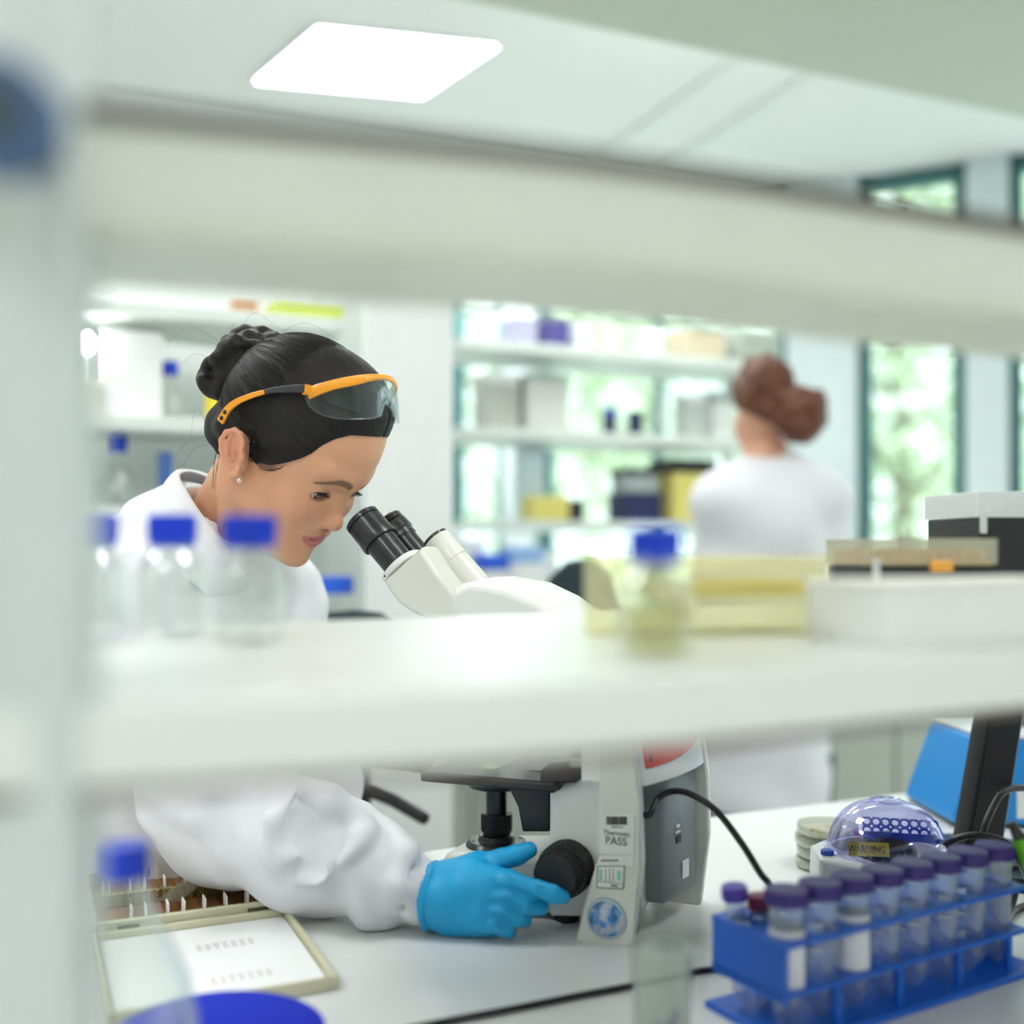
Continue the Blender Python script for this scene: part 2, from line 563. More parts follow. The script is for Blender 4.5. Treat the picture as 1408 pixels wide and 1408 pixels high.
tree(0.0, 9.6, 5.2, 1.55, 1, 'pale green leafy tree outside behind the middle window', (200, 214, 180))
tree(3.2, 9.0, 5.6, 1.5, 2, 'light green tree outside, right of the standing person', (188, 206, 172))
tree(1.6, 12.6, 6.4, 1.4, 3, 'grey green tree far behind the middle window', (180, 198, 164))
tree(6.3, 8.2, 5.0, 1.4, 4, 'pale tree outside at the right edge of the windows', (200, 214, 180))
tree(5.2, 12.4, 6.5, 1.6, 5, 'tall light tree farthest from the windows', (188, 206, 172))
sun = bpy.data.lights.new('sun', 'SUN'); sun.energy = 3.0; sun.angle = 0.05; sun.color = (1, 0.98, 0.94)
so = bpy.data.objects.new('sun', sun); COL.objects.link(so); so.rotation_euler = (math.radians(38), 0, math.radians(-12))
# ------------------------------------------------------------------ background column and shelving
col = MB()
pa, pb = E(484, 755, 2.22), E(612, 755, 2.30)
mid = (pa + pb) / 2
col.box((mid.x + 0.01, mid.y + 0.06, (EYE + 0.72) / 2), ((pb - pa).length - 0.02, 0.12, EYE + 0.72), Matrix.Rotation(math.radians(10), 3, 'Z'))
struct('wall_pillar', col, mat('pillar paint', (230, 235, 232), 0.6))
M_SH = mat('far shelf board', (220, 228, 222), 0.4)
def shelving(name, label, u0, u1, v0, depth, heights, th=0.03, boards=None, side=True, top=2.15):
    t = thing(name, label, 'shelving', UV((u0 + u1) / 2, v0 + depth / 2, BT), RZ)
    L = u1 - u0
    for z in heights:
        m = MB(); m.box((0, 0, z - th / 2 - BT), (L, depth, th)); m.build('shelf', M_SH, t, bevel=0.002)
    if side:
        for s in (-1, 1):
            m = MB(); m.box((s * (L / 2 + 0.012), depth / 2 - 0.02, (top - BT) / 2), (0.022, 0.04, top - BT)); m.build('post', M_SH, t)
    return t
def bench_run(label, u0, u1, v0, depth, mfront):
    t = thing('lab_bench', label, 'bench', UV((u0 + u1) / 2, v0 + depth / 2, 0), RZ)
    L = u1 - u0
    m = MB(); m.box((0, 0, BT - 0.02), (L, depth, 0.04)); m.build('worktop', M_BENCH, t, bevel=0.004)
    m = MB(); m.box((0, 0.02, 0.45), (L - 0.04, depth - 0.08, 0.86)); m.build('cabinet_body', mfront, t)
    n = int(L / 0.6)
    for i in range(n):
        x = -L / 2 + (i + 0.5) * L / n
        d = MB(); d.box((x, -depth / 2 + 0.012, 0.46), (L / n - 0.012, 0.02, 0.74)); dd = d.build('cabinet_door', mfront, t, bevel=0.003)
        h = MB(); h.box((x, -depth / 2 - 0.012, 0.80), (0.12, 0.012, 0.012)); h.build('handle', M_GREYP, dd)
    return t
# board heights from the photograph
vR = 3.2 * math.cos(A)
uR0 = -0.178 * math.cos(A) * 1.0 + 3.12 * math.sin(A)
HR = [EYE + 0.61, EYE + 0.355, EYE + 0.085]
shelving('open_shelving', 'open white shelving with boxes and glassware behind the standing person', 1.09, 2.18, vR, 0.30, HR)
shelving('open_shelving', 'white shelving with white boxes and bottles behind the seated person', -0.15, 0.59, 2.32, 0.30, [EYE + 0.50, EYE + 0.27, EYE + 0.085])
w = MB(); c = UV(0.12, 2.70, (EYE + 0.8) / 2); w.box(c, (1.6, 0.05, EYE + 0.8), Matrix.Rotation(A, 3, 'Z')); struct('wall_partition', w, mat('partition', (232, 237, 234), 0.7))
bench_run('far lab bench with grey green cabinets behind the standing person', 1.0, 3.1, vR - 0.32, 0.66, M_CAB)
bench_run('far lab bench with pale cabinets behind the seated person', -0.6, 0.56, 2.22, 0.42, M_CAB)
# ------------------------------------------------------------------ things on the far shelves
def item(name, label, cat, x0, x1, y0, y1, v, base, m, depth=None, shape='box', lid=None, group=None, rzj=0.0, lidh=0.2):
    """a thing on a far board: seen between columns x0..x1, rows y0..y1, standing at height base in row v"""
    k = ((x0 + x1) / 2 - 704) / F
    D = v / (math.cos(A) - k * math.sin(A))
    w_ = (x1 - x0) / F * D
    h = max(0.02, EYE + (755 - y0) / F * D - base)
    t = thing(name, label, cat, (k * D, D, base + 0.0006), RZ + rzj, group)
    dp = depth or min(w_, 0.2)
    hb = h * (1 - lidh) if lid else h
    mb = MB()
    if shape == 'box': mb.box((0, 0, hb / 2), (w_, dp, hb)); mb.build('body', m, t, bevel=0.004)
    elif shape == 'cyl': mb.cyl((0, 0, 0), (0, 0, hb), w_ / 2, n=24); mb.build('body', m, t, bevel=0.003)
    elif shape == 'bottle':
        r = w_ / 2
        mb.lathe([(0, 0), (r, 0.002), (r, hb * 0.6), (r * 0.45, hb * 0.85), (r * 0.42, hb)], n=24); mb.build('glass', m, t)
    elif shape == 'flask':
        r = w_ / 2
        mb.lathe([(0, 0), (r, 0.002), (r * 0.95, hb * 0.15), (r * 0.3, hb * 0.7), (r * 0.28, hb)], n=24); mb.build('glass', m, t)
    if lid:
        lb = MB()
        if shape == 'box': lb.box((0, 0, hb + (h - hb) / 2 + 0.0005), (w_ * 1.03, dp * 1.03, h - hb)); lb.build('lid', lid, t, bevel=0.003)
        else: lb.cyl((0, 0, hb - 0.004), (0, 0, h), w_ * (0.5 if shape == 'cyl' else 0.27), n=24); lb.build('cap', lid, t, bevel=0.002)
    return t
mG = mat('bright frosted glass', (232, 240, 240), 0.1)
R1, R2, R3 = HR
vr = vR + 0.14
item('storage_box', 'teal folder box at the left end of the top far shelf', 'box', 622, 640, 428, 455, vr, R1, mat('teal card', (130, 180, 180), 0.6))
item('storage_box', 'flat lilac box on the top far shelf', 'box', 692, 733, 440, 459, vr, R1, mat('lilac card', (176, 176, 200), 0.6))
item('storage_box', 'flat purple box on the top far shelf', 'box', 736, 776, 438, 462, vr, R1, mat('purple card', (78, 72, 140), 0.6))
item('beaker', 'white beaker beside the purple box on the top far shelf', 'beaker', 782, 812, 440, 464, vr, R1, mG, shape='cyl')
item('jar', 'cream jar on the top far shelf', 'jar', 822, 852, 446, 466, vr, R1, mat('cream', (226, 222, 204), 0.5), shape='cyl')
item('beaker', 'round white beaker right of the cream jar on the top far shelf', 'beaker', 880, 912, 448, 470, vr, R1, mG, shape='cyl')
item('storage_box', 'sand coloured box on the top far shelf', 'box', 925, 985, 456, 474, vr, R1, mat('sand card', (206, 196, 170), 0.6))
item('storage_box', 'grey green tray at the right end of the top far shelf', 'box', 995, 1060, 462, 480, vr, R1, mat('grey green card', (168, 180, 168), 0.6))
item('storage_box', 'grey box with white top on the middle far shelf', 'box', 657, 706, 517, 582, vr, R2, mat('grey card', (190, 194, 186), 0.6), lid=M_WHITE)
item('storage_box', 'larger pale box beside the grey box on the middle far shelf', 'box', 710, 772, 519, 584, vr, R2, mat('pale card', (214, 216, 212), 0.6), lid=mat('pale green lid', (176, 196, 186), 0.6), lidh=0.12)
item('flask', 'bright glass flask in the middle of the middle far shelf', 'flask', 785, 828, 500, 585, vr, R2, M_GLASS, shape='flask')
item('bottle', 'small bottle with dark blue body on the middle far shelf', 'bottle', 829, 848, 562, 586, vr, R2, M_NAVY, shape='cyl', lid=M_BLUECAP)
item('bottle', 'small dark blue bottle with round top, right of its twin', 'bottle', 863, 884, 566, 588, vr, R2, M_NAVY, shape='cyl', lid=M_NAVY)
item('flask', 'tall bright glass flask behind the dark blue bottles', 'flask', 888, 925, 492, 588, vr + 0.04, R2, M_GLASS, shape='flask')
item('storage_box', 'light grey box on the middle far shelf beside the standing person', 'box', 932, 965, 545, 590, vr, R2, mat('light grey card', (200, 208, 204), 0.6), lid=M_WHITE)
item('storage_box', 'white box nearest the standing person on the middle far shelf', 'box', 970, 1002, 540, 592, vr, R2, M_WHITE, lid=mat('grey lid', (170, 184, 180), 0.6))
item('storage_box', 'tall pale blue box on the lower far shelf', 'box', 712, 744, 612, 706, vr, R3, mat('ice blue card', (206, 226, 232), 0.6))
item('flask', 'clear flask at the left of the lower far shelf', 'flask', 640, 668, 640, 708, vr, R3, M_GLASS, shape='flask')
item('flask', 'clear flask beside the pale blue box on the lower far shelf', 'flask', 674, 702, 655, 708, vr, R3, M_GLASS, shape='flask')
item('tray', 'pale yellow tray on the lower far shelf', 'tray', 722, 776, 684, 706, vr - 0.08, R3, M_YEL, depth=0.1)
item('storage_box', 'small black box beside the yellow tray', 'box', 777, 800, 688, 707, vr - 0.08, R3, M_BLACK)
item('storage_box', 'navy box at the bottom of the dark stack on the lower far shelf', 'box', 845, 900, 679, 710, vr - 0.02, R3, M_NAVY)
def stacked(name, label, x0, x1, y0, y1, v, m, **k):
    kx = ((x0 + x1) / 2 - 704) / F
    D = v / (math.cos(A) - kx * math.sin(A))
    return item(name, label, 'box', x0, x1, y0, y1, v, EYE + (755 - y1) / F * D, m, **k)
kx = (872.5 - 704) / F; _D = (vr - 0.02) / (math.cos(A) - kx * math.sin(A))
item('storage_box', 'grey box with a black lid on top of the navy box', 'box', 848, 896, 645, 679, vr - 0.02, EYE + (755 - 679) / F * _D, mat('mid grey plastic', (176, 186, 186), 0.5), lid=M_BLACK, lidh=0.3)
item('storage_box', 'pale yellow box with black lid half behind the standing person', 'box', 905, 972, 634, 712, vr - 0.02, R3, M_YEL, lid=M_BLACK, lidh=0.22)
# left shelving
L1, L2, L3 = EYE + 0.50, EYE + 0.27, EYE + 0.085
vl = 2.42
item('storage_box', 'white box at the left end of the top shelf behind the seated person', 'box', 96, 150, 416, 440, vl, L1, M_WHITE)
item('storage_box', 'orange brown strip box on the top shelf behind the seated person', 'box', 318, 352, 412, 440, vl, L1, mat('orange card', (196, 150, 110), 0.6))
item('storage_box', 'lime green box on the top shelf behind the seated person', 'box', 368, 462, 424, 446, vl, L1, mat('lime card', (206, 220, 90), 0.6))
item('beaker', 'white beaker on the top shelf above the white box', 'beaker', 245, 280, 420, 440, vl, L1, mG, shape='cyl')
item('storage_box', 'large white box on the middle shelf behind the seated person', 'box', 136, 218, 463, 560, vl, L2, M_WHITE)
item('rack', 'low cream tube rack on the middle shelf behind the seated person', 'rack', 86, 134, 526, 560, vl - 0.05, L2, mat('cream rack', (232, 226, 208), 0.5))
item('bottle', 'clear bottle with a blue cap on the middle shelf behind the seated person', 'bottle', 214, 254, 498, 560, vl, L2, M_GLASS, shape='bottle', lid=M_BLUECAP)
item('storage_box', 'bright yellow box behind the hair bun', 'box', 284, 316, 540, 565, vl - 0.05, L2, mat('bright yellow', (236, 216, 40), 0.5))
item('bottle', 'clear bottle with a blue cap on the lowest shelf behind the seated person', 'bottle', 136, 186, 600, 668, vl, L3, M_GLASS, shape='bottle', lid=M_BLUECAP)
item('binder', 'blue binder on the lowest shelf behind the seated person', 'binder', 218, 236, 622, 690, vl - 0.04, L3, mat('dusty blue', (70, 110, 180), 0.6))
item('beaker', 'small white beaker at the left end of the lowest shelf', 'beaker', 92, 118, 640, 668, vl, L3, mG, shape='cyl')
kx = (112 - 704) / F; _D = (vl - 0.06) / (math.cos(A) - kx * math.sin(A))  # added glowing bulb stands in for a bright blurred reflection
t = thing('glint_lamp', 'added glow standing in for a bright reflection beside the large white box', 'lamp', (kx * _D, _D, L2), RZ)
hz_ = EYE + (755 - 472) / F * _D - L2
m = MB(); m.cyl((0, 0, 0), (0, 0, 0.008), 0.03); m.build('base', M_WHITE, t)
m = MB(); m.cyl((0, 0, 0.008), (0, 0, hz_), 0.005); m.build('stem', M_WHITE, t)
m = MB(); m.lathe([(0, 0.03), (0.012, 0.03), (0.020, 0.0), (0.018, 0.0), (0.010, 0.026), (0, 0.026)], c=(0, 0, hz_), axis=(0, 1, 0)); m.build('shade', M_WHITE, t)
m = MB(); m.sph((0, -0.004, hz_), 0.024, 12); m.build('bulb', mat('added glint glow', (255, 255, 255), 0.5, emit=22.0), t)
# things on the far bench, seen over the near shelf
kB = vR - 0.12
item('bottle', 'clear bottle with a wide blue cap between person and pillar', 'bottle', 436, 486, 793, 900, 2.28, BT, M_GLASS, shape='cyl', lid=mat('bright blue cap', (30, 96, 220), 0.4), lidh=0.10)
item('storage_box', 'white box on the far bench left of the blue tray', 'box', 610, 660, 742, 900, kB + 0.02, BT, M_WHITE)
item('storage_box', 'blue tray on a white box on the far bench', 'box', 655, 694, 762, 900, kB - 0.06, BT, M_WHITE, lid=mat('bright blue plastic', (40, 96, 220), 0.5), lidh=0.12)
item('storage_box', 'pale box with light blue lid on the far bench', 'box', 696, 740, 752, 900, kB, BT, M_WHITE, lid=mat('light blue plastic', (150, 186, 230), 0.5), lidh=0.12)
item('storage_box', 'white instrument case on the far bench', 'box', 742, 764, 760, 900, kB + 0.04, BT, mG)
item('jar', 'small green capped jar on the far bench', 'jar', 612, 636, 716, 742, kB + 0.02, EYE + 0.03, mG, shape='cyl', lid=mat('green cap', (70, 170, 140), 0.5))
def chair(x, y, D, w, label):
    """office chair of which only the rounded back shows"""
    p = E(x, y, D)
    t = thing('office_chair', label, 'chair', (p.x, p.y, 0), RZ + 2.6)
    top = p.z
    b = MB(); sl = []
    for s in range(7):
        a = (s / 6 - 0.5)
        sl.append([Vector((a * w, 0.05 * (a * 2) ** 2 + dy, top - 0.24 + (0.24 * (1 - abs(a * 2) ** 3 * 0.55)) * q)) for (dy, q) in ((-0.02, 0), (-0.02, 1), (0.02, 1), (0.02, 0))])
    b.loft(sl); b.build('backrest', mat('dark green grey fabric', (38, 54, 58), 0.8), t, bevel=0.012)
    b = MB(); b.cyl((0, -0.20, 0.50), (0, -0.20, 0.56), 0.19); b.build('seat', mat('dark green grey fabric', (38, 54, 58), 0.8), t, bevel=0.02)
    b = MB(); b.box((0, 0.0, (0.52 + top - 0.2) / 2), (0.05, 0.02, top - 0.2 - 0.52)); b.box((0, -0.12, 0.49), (0.05, 0.25, 0.02)); b.build('back_support', M_BLACK, t)
    b = MB(); b.cyl((0, -0.20, 0.08), (0, -0.20, 0.5), 0.025); b.build('column', M_BLACK, t)
    b = MB()
    for k in range(5):
        a = k * 1.2566
        b.tube([(0, -0.20, 0.09), (0.22 * math.cos(a), -0.20 + 0.22 * math.sin(a), 0.06)], 0.018)
        b.sph((0.22 * math.cos(a), -0.20 + 0.22 * math.sin(a), 0.028), 0.028, 8)
    b.build('star_base', M_BLACK, t)
    return t
chair(800, 768, 2.35, 0.20, 'dark office chair with rounded back beyond the microscope')
ch = chair(486, 838, 1.70, 0.27, 'dark office chair low between the seated person and the pillar')

m = MB(); q0 = ch.location; R_ = Matrix.Rotation(-ch.rotation_euler.z, 3, 'Z')
m.tube([R_ @ (E(486, 1062, 1.74) - q0), R_ @ (E(492, 1080, 1.72) - q0), R_ @ (E(540, 1100, 1.66) - q0), R_ @ (E(584, 1126, 1.60) - q0)], [0.012, 0.012, 0.010, 0.009]); m.build('armrest', M_BLACK, ch)
# ------------------------------------------------------------------ near bench
ZT = BT
def perp(P, n):
    return P
rear0 = Vector((-0.127, 1.367)); rdir = Vector((1, 0.45)).normalized(); rn = Vector((-rdir.y, rdir.x))
bench = thing('lab_bench', 'long white bench top carrying the microscope', 'bench', (rear0.x, rear0.y, 0), math.atan2(rdir.y, rdir.x))
m = MB(); m.box((0.5, -0.53, BT - 0.019), (3.2, 1.06, 0.038)); m.build('worktop', M_BENCH, bench, bevel=0.003)
for x in (-1.0, 1.95):
    m = MB(); m.box((x, -0.53, (BT - 0.04) / 2), (0.05, 0.9, BT - 0.04)); m.build('leg', M_CAB, bench)
m = MB(); m.box((0.5, -0.75, 0.45), (2.8, 0.03, 0.6)); m.build('modesty_panel', M_CAB, bench)
# ------------------------------------------------------------------ near shelving (white post, shelf, upper rail)
M_SHN = mat('near shelf laminate', (218, 223, 218), 0.3, noise=(2, 0.015))
sh = thing('bench_shelving', 'white shelving unit in the foreground with post, shelf and upper rail', 'shelving', (-0.2, 0.4, BT))
def poly(pts, xs):
    return np.interp(xs, [p[0] for p in pts], [p[1] for p in pts])
def smoothed(pts, xs):
    y = poly(pts, xs)
    for _ in range(30): y[1:-1] = 0.5 * y[1:-1] + 0.25 * (y[:-2] + y[2:])
    return y
def band(near, far, z0, z1, x0=-0.22, x1=0.75, n=60):
    xs = np.linspace(x0, x1, n)
    a = smoothed(near, xs); b = smoothed(far, xs)
    mb = MB(); o = sh.location
    mb.loft([[Vector((x, p, z0)) - o, Vector((x, q, z0)) - o, Vector((x, q, z1)) - o, Vector((x, p, z1)) - o] for x, p, q in zip(xs, a, b)])
    return mb
NEAR = [(-0.25, 0.352), (-0.146, 0.38), (-0.042, 0.41), (0.0285, 0.445), (0.149, 0.512), (0.271, 0.578), (0.75, 0.84)]
FAR = [(-0.3, 0.75), (-0.145, 0.82), (-0.06, 0.866), (0.085, 0.97), (0.3, 1.07), (0.75, 1.27)]
SA = 0.0537
SHZ = EYE - SA
band(NEAR, FAR, SHZ - 0.03, SHZ).build('shelf', M_SHN, sh, bevel=0.003)
NE = [(x, d - 0.0015) for x, d in NEAR]
band([(x, d - 0.0015) for x, d in NEAR], [(x, d - 0.0002) for x, d in NEAR], SHZ - 0.029, SHZ - 0.002).build('edge_band', M_SHN, sh)
NU = [(-0.25, 0.355), (-0.146, 0.38), (-0.042, 0.41), (0.0285, 0.4215), (0.137, 0.473), (0.244, 0.519), (0.75, 0.74)]
FU = [(x, d + 0.10) for x, d in NU]
band([(x, d - 0.0012) for x, d in NU], [(x, d + 0.004) for x, d in NU], EYE + 0.1095, EYE + 0.1125).build('rail_lip', mat('rail lip', (196, 202, 186), 0.5), sh)
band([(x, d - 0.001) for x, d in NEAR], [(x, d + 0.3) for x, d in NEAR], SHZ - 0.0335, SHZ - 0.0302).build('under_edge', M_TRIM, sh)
band(NU, FU, EYE + 0.112, EYE + 0.150).build('upper_rail', mat('rail laminate', (200, 206, 194), 0.4), sh, bevel=0.002)
band([(x, d - 0.002) for x, d in NU], FU, EYE + 0.150, EYE + 0.1562).build('rail_cap', mat('dark brown edge band', (84, 74, 68), 0.6), sh)
m = MB(); m.box((-0.202 + 0.2, 0.388 - 0.4, (1.05) / 2), (0.104, 0.028, 1.05)); m.build('post', mat('post enamel', (196, 205, 203), 0.45), sh, bevel=0.004)
m = MB(); m.box((0.78 + 0.2, 0.95 - 0.4, 0.5), (0.05, 0.4, 1.0)); m.build('post', mat('post enamel', (206, 216, 212), 0.45), sh, bevel=0.004)
# dark roll hanging on the post
p = E(2, 165, 0.34)
rl = thing('tape_roll', 'out-of-focus dark blue roll hanging on the white post', 'roll', p)
m = MB(); m.lathe([(0.008, -0.006), (0.018, -0.006), (0.018, 0.006), (0.008, 0.006)], axis=(0, 1, 0), closed=True); m.build('tape', mat('dark slate blue', (52, 84, 120), 0.5), rl)
m = MB(); m.lathe([(0.007, -0.007), (0.0085, -0.007), (0.0085, 0.007), (0.007, 0.007)], axis=(0, 1, 0), closed=True); m.build('core', mat('dark green grey', (50, 66, 66), 0.6), rl)
m = MB(); m.cyl((0, -0.008, 0.0), (0, 0.03, 0.0), 0.0065); m.build('peg', mat('dark green grey', (50, 66, 66), 0.6), rl)
# ------------------------------------------------------------------ bottles on the near shelf
M_YTINT = clear('refracted yellow tint', (250, 246, 205), edge=0.3, body=0.05, milk=0.15)
def bottle(x, D, rb, h, rc, hc, label, fill=0, tint_mat=None, group=None):
    k = (x - 704) / F
    t = thing('reagent_bottle', label, 'bottle', (k * D, D, SHZ), 0, group)
    hb = h - hc * 0.75
    pr = [(0.0, 0.0), (rb * 0.9, 0.0), (rb, 0.003), (rb, hb * 0.60), (rb * 0.93, hb * 0.70), (rb * 0.72, hb * 0.80), (rc * 0.80, hb * 0.88), (rc * 0.78, hb), ]
    inn = [(max(0, r - 0.0016), z + (0.002 if i < 2 else 0)) for i, (r, z) in enumerate(pr)]
    b = MB(); b.lathe(pr + inn[::-1][:-1] + [(0, 0.002)], n=48); b.build('glass_body', M_GLASS, t, ang=50)
    c = MB(); c.lathe([(0, h), (rc * 0.93, h), (rc, h - 0.001), (rc, h - hc), (rc * 0.9, h - hc), (rc * 0.9, h - 0.003), (0, h - 0.003)], n=48)
    for i in range(36):
        a = i * math.pi / 18
        c.box((math.cos(a) * rc, math.sin(a) * rc, h - hc / 2), (0.0009, 0.0009, hc * 0.8), Matrix.Rotation(a, 3, 'Z'))
    c.build('screw_cap', M_BLUECAP, t)
    r = MB(); r.lathe([(rc * 0.82, h - hc - 0.003), (rc * 0.95, h - hc - 0.003), (rc * 0.95, h - hc - 0.0005), (rc * 0.82, h - hc - 0.0005)], n=40, closed=True); r.build('pouring_ring', M_BLUECAP, t)
    if fill:
        l = MB(); ri = rb - 0.002
        l.lathe([(0, 0.0025), (ri, 0.003), (ri, fill), (0, fill)], n=40); l.build('tint', tint_mat, t)  # yellow refracted from the box behind, painted in as a solid core
    return t
g3 = 'clear bottles with blue caps on the near shelf'
bottle(128, 0.70, 0.0215, 0.0757, 0.0150, 0.0175, 'clear glass bottle with blue cap, half behind the white post', group=g3)
bottle(237, 0.70, 0.0220, 0.0757, 0.0150, 0.0175, 'clear glass bottle with blue cap, middle one of the three in a row', group=g3)
bottle(343, 0.64, 0.0205, 0.0735, 0.0155, 0.0160, 'clear glass bottle with blue cap in front of the chin and neck', group=g3)
bottle(901, 0.56, 0.0190, 0.0655, 0.0137, 0.0160, 'clear glass bottle with blue cap with a painted refracted yellow liquid', fill=0.022, tint_mat=M_YTINT, group=g3)
# ------------------------------------------------------------------ yellow box, white box, tip boxes on the near shelf
a, b = E(842, 879, 0.645), E(1112, 879, 0.70)
c = (a + b) / 2; L = (b - a).length; an = math.atan2(b.y - a.y, b.x - a.x)
t = thing('plastic_box', 'see-through box with a yellow tray on the near shelf beside the yellow bottle', 'box', (c.x, c.y + 0.03, SHZ), an)
M_YBOX = clear('yellowish clear plastic', (248, 246, 222), edge=0.3, body=0.08, milk=0.28, rough=0.2)
m = MB(); m.box((0, 0, 0.0225), (L, 0.07, 0.045)); m.build('clear_case', M_YBOX, t, bevel=0.003)
m = MB(); m.box((0.012, 0, 0.0285), (L * 0.66, 0.05, 0.009)); m.box((-0.03, -0.012, 0.022), (0.016, 0.02, 0.02)); m.build('yellow_tray', mat('strong yellow', (236, 216, 60), 0.5), t, bevel=0.002)
m = MB(); m.box((0, 0, 0.0475), (L + 0.002, 0.072, 0.004)); m.build('lid', M_YBOX, t, bevel=0.001)
o = E(1221, 889, 0.60)
t = thing('carton', 'low white carton at the right of the near shelf', 'box', (o.x, o.y, SHZ), math.radians(23))
m = MB(); m.box((0.085, 0.035, 0.0155), (0.17, 0.07, 0.031)); m.build('tray', M_WHITE, t, bevel=0.001)
m = MB(); m.box((0.085, 0.035, 0.0335), (0.172, 0.072, 0.005)); m.build('lid', mat('warm white card', (240, 238, 230), 0.6), t, bevel=0.001)
M_FROST = clear('frosted lid', (236, 240, 240), edge=0.4, body=0.1, milk=0.55, rough=0.3)
def tipbox(x0, D, rz, w_, ytop, yl, depth, label, tips):
    a = E(x0, ytop, D)
    h = a.z - SHZ; hl = (yl - ytop) / F * D
    t = thing('pipette_tip_box', label, 'box', (a.x, a.y, SHZ), math.radians(rz))
    m = MB(); m.box((w_ / 2, depth / 2, (h - hl) / 2), (w_ * 0.98, depth * 0.98, h - hl)); m.build('base', M_BLACK, t, bevel=0.002)
    m = MB()
    for (cx, cy, sx, sy) in ((w_ / 2, 0, w_, 0.0015), (w_ / 2, depth, w_, 0.0015), (0, depth / 2, 0.0015, depth), (w_, depth / 2, 0.0015, depth)):
        m.box((cx, cy, h - hl / 2 + 0.0003), (sx, sy, hl))
    m.box((w_ / 2, depth / 2, h - 0.0005), (w_, depth, 0.0015))
    if not tips:
        for i in range(22): m.box((w_ * (i + 0.5) / 22, -0.0008, h - hl / 2), (0.0012, 0.001, hl * 0.9))
    m.build('lid', clear('clear tip box lid', (238, 238, 230), edge=0.4, body=0.1, milk=0.22, rough=0.2) if tips else clear('ribbed white lid', (244, 246, 246), edge=0.3, body=0.1, milk=0.85, rough=0.4), t)
    m = MB(); m.box((0.004, -0.002, h - hl - 0.005), (0.006, 0.003, 0.020)); m.build('hinge_clip', M_GREYP, t, bevel=0.0008)
    if tips:
        m = MB(); m.box((w_ / 2, depth / 2, h - hl + 0.002), (w_ * 0.94, depth * 0.94, 0.004))
        for i in range(12):
            for j in range(4):
                m.cyl((w_ * (0.06 + i * 0.08), depth * (0.14 + j * 0.24), h - hl + 0.004), (w_ * (0.06 + i * 0.08), depth * (0.14 + j * 0.24), h - hl + 0.013), 0.0034, n=10)
        m.build('tips', mat('amber tips', (240, 196, 110), 0.4), t)
        m = MB(); m.box((w_ * 0.55, -0.002, h - hl - 0.001), (0.02, 0.003, 0.009)); m.build('latch', mat('orange latch', (240, 170, 70), 0.4), t, bevel=0.002)
    return t
tipbox(1197, 0.88, 7.5, 0.109, 741, 777, 0.085, 'black pipette tip box with clear lid showing amber tips', True)
tipbox(1345, 1.0, 6.0, 0.13, 676, 711, 0.10, 'taller black pipette tip box with ribbed white lid behind the amber one', False)
# ------------------------------------------------------------------ slide box with slides
O = TP(467, 1361); sb_u = Vector((-0.91, -0.41, 0)); RS = math.atan2(0.41, 0.91)
M_SB = mat('olive cream plastic', (206, 204, 174), 0.45)
t = thing('slide_box', 'open cream slide box lying on the bench beside the sleeve', 'box', (O.x, O.y, BT), RS)
# local x runs towards -W (left in the picture), y away from the camera
Wd, Ld, Lb = 0.188, 0.20, 0.185
def frame_box(mb, x0, x1, y0, y1, z1, th, fl):
    mb.box(((x0 + x1) / 2, (y0 + y1) / 2, fl / 2 + 0.0005), (x1 - x0 - 0.001, y1 - y0 - 0.001, fl))
    mb.box((x0 + th / 2, (y0 + y1) / 2, z1 / 2), (th, y1 - y0, z1)); mb.box((x1 - th / 2, (y0 + y1) / 2, z1 / 2), (th, y1 - y0, z1))
    mb.box(((x0 + x1) / 2, y0 + th / 2, z1 / 2), (x1 - x0 - 2 * th, th, z1)); mb.box(((x0 + x1) / 2, y1 - th / 2, z1 / 2), (x1 - x0 - 2 * th, th, z1))
m = MB(); frame_box(m, -Wd, 0, 0, Ld, 0.012, 0.005, 0.003); m.build('lid', M_SB, t, bevel=0.0015)
m = MB(); m.box((-Wd / 2, Ld / 2, 0.0045), (Wd - 0.013, Ld - 0.013, 0.001)); card = m.build('index_card', mat('white card', (238, 240, 240), 0.6), t)
rnd = random.Random(4)
for r in range(2):
    for k in range(3):
        m = MB()
        for q in range(7): m.box((-0.05 - 0.008 * q - 0.0 * k, 0.045 + r * 0.085 + k * 0.006, 0.0052), (0.006 * rnd.uniform(0.5, 1), 0.0016, 0.0002))
        m.build('print', mat('faint brown print', (190, 176, 168), 0.7), card)
y0 = Ld + 0.004
m = MB(); frame_box(m, -Wd, 0, y0, y0 + Lb, 0.019, 0.006, 0.003); m.build('base', M_SB, t, bevel=0.0015)
m = MB(); m.box((-Wd / 2, y0 + Lb / 2, 0.0045), (Wd - 0.014, Lb - 0.014, 0.002)); m.build('cork_floor', mat('brown cork', (150, 104, 70), 0.8), t)
m = MB(); m.box((-Wd / 2, y0 + Lb / 2, 0.011), (Wd - 0.013, 0.006, 0.014))
for s in (y0 + 0.008, y0 + Lb / 2 - 0.005, y0 + Lb / 2 + 0.005, y0 + Lb - 0.008):
    for i in range(24): m.box((-0.012 - i * 0.0071, s, 0.011), (0.0018, 0.004, 0.014))
m.build('slotted_divider', mat('olive brown plastic', (168, 150, 96), 0.5), t)
for x in (-0.03, -0.155):
    m = MB(); m.cyl((x - 0.01, Ld + 0.002, 0.012), (x + 0.01, Ld + 0.002, 0.012), 0.0025); m.build('hinge', mat('dark metal', (90, 84, 70), 0.4, metal=0.8), t)
M_SLG = clear('slide glass', (240, 238, 225), edge=0.5, body=0.12)
M_SLL = mat('slide label', (244, 244, 244), 0.6)
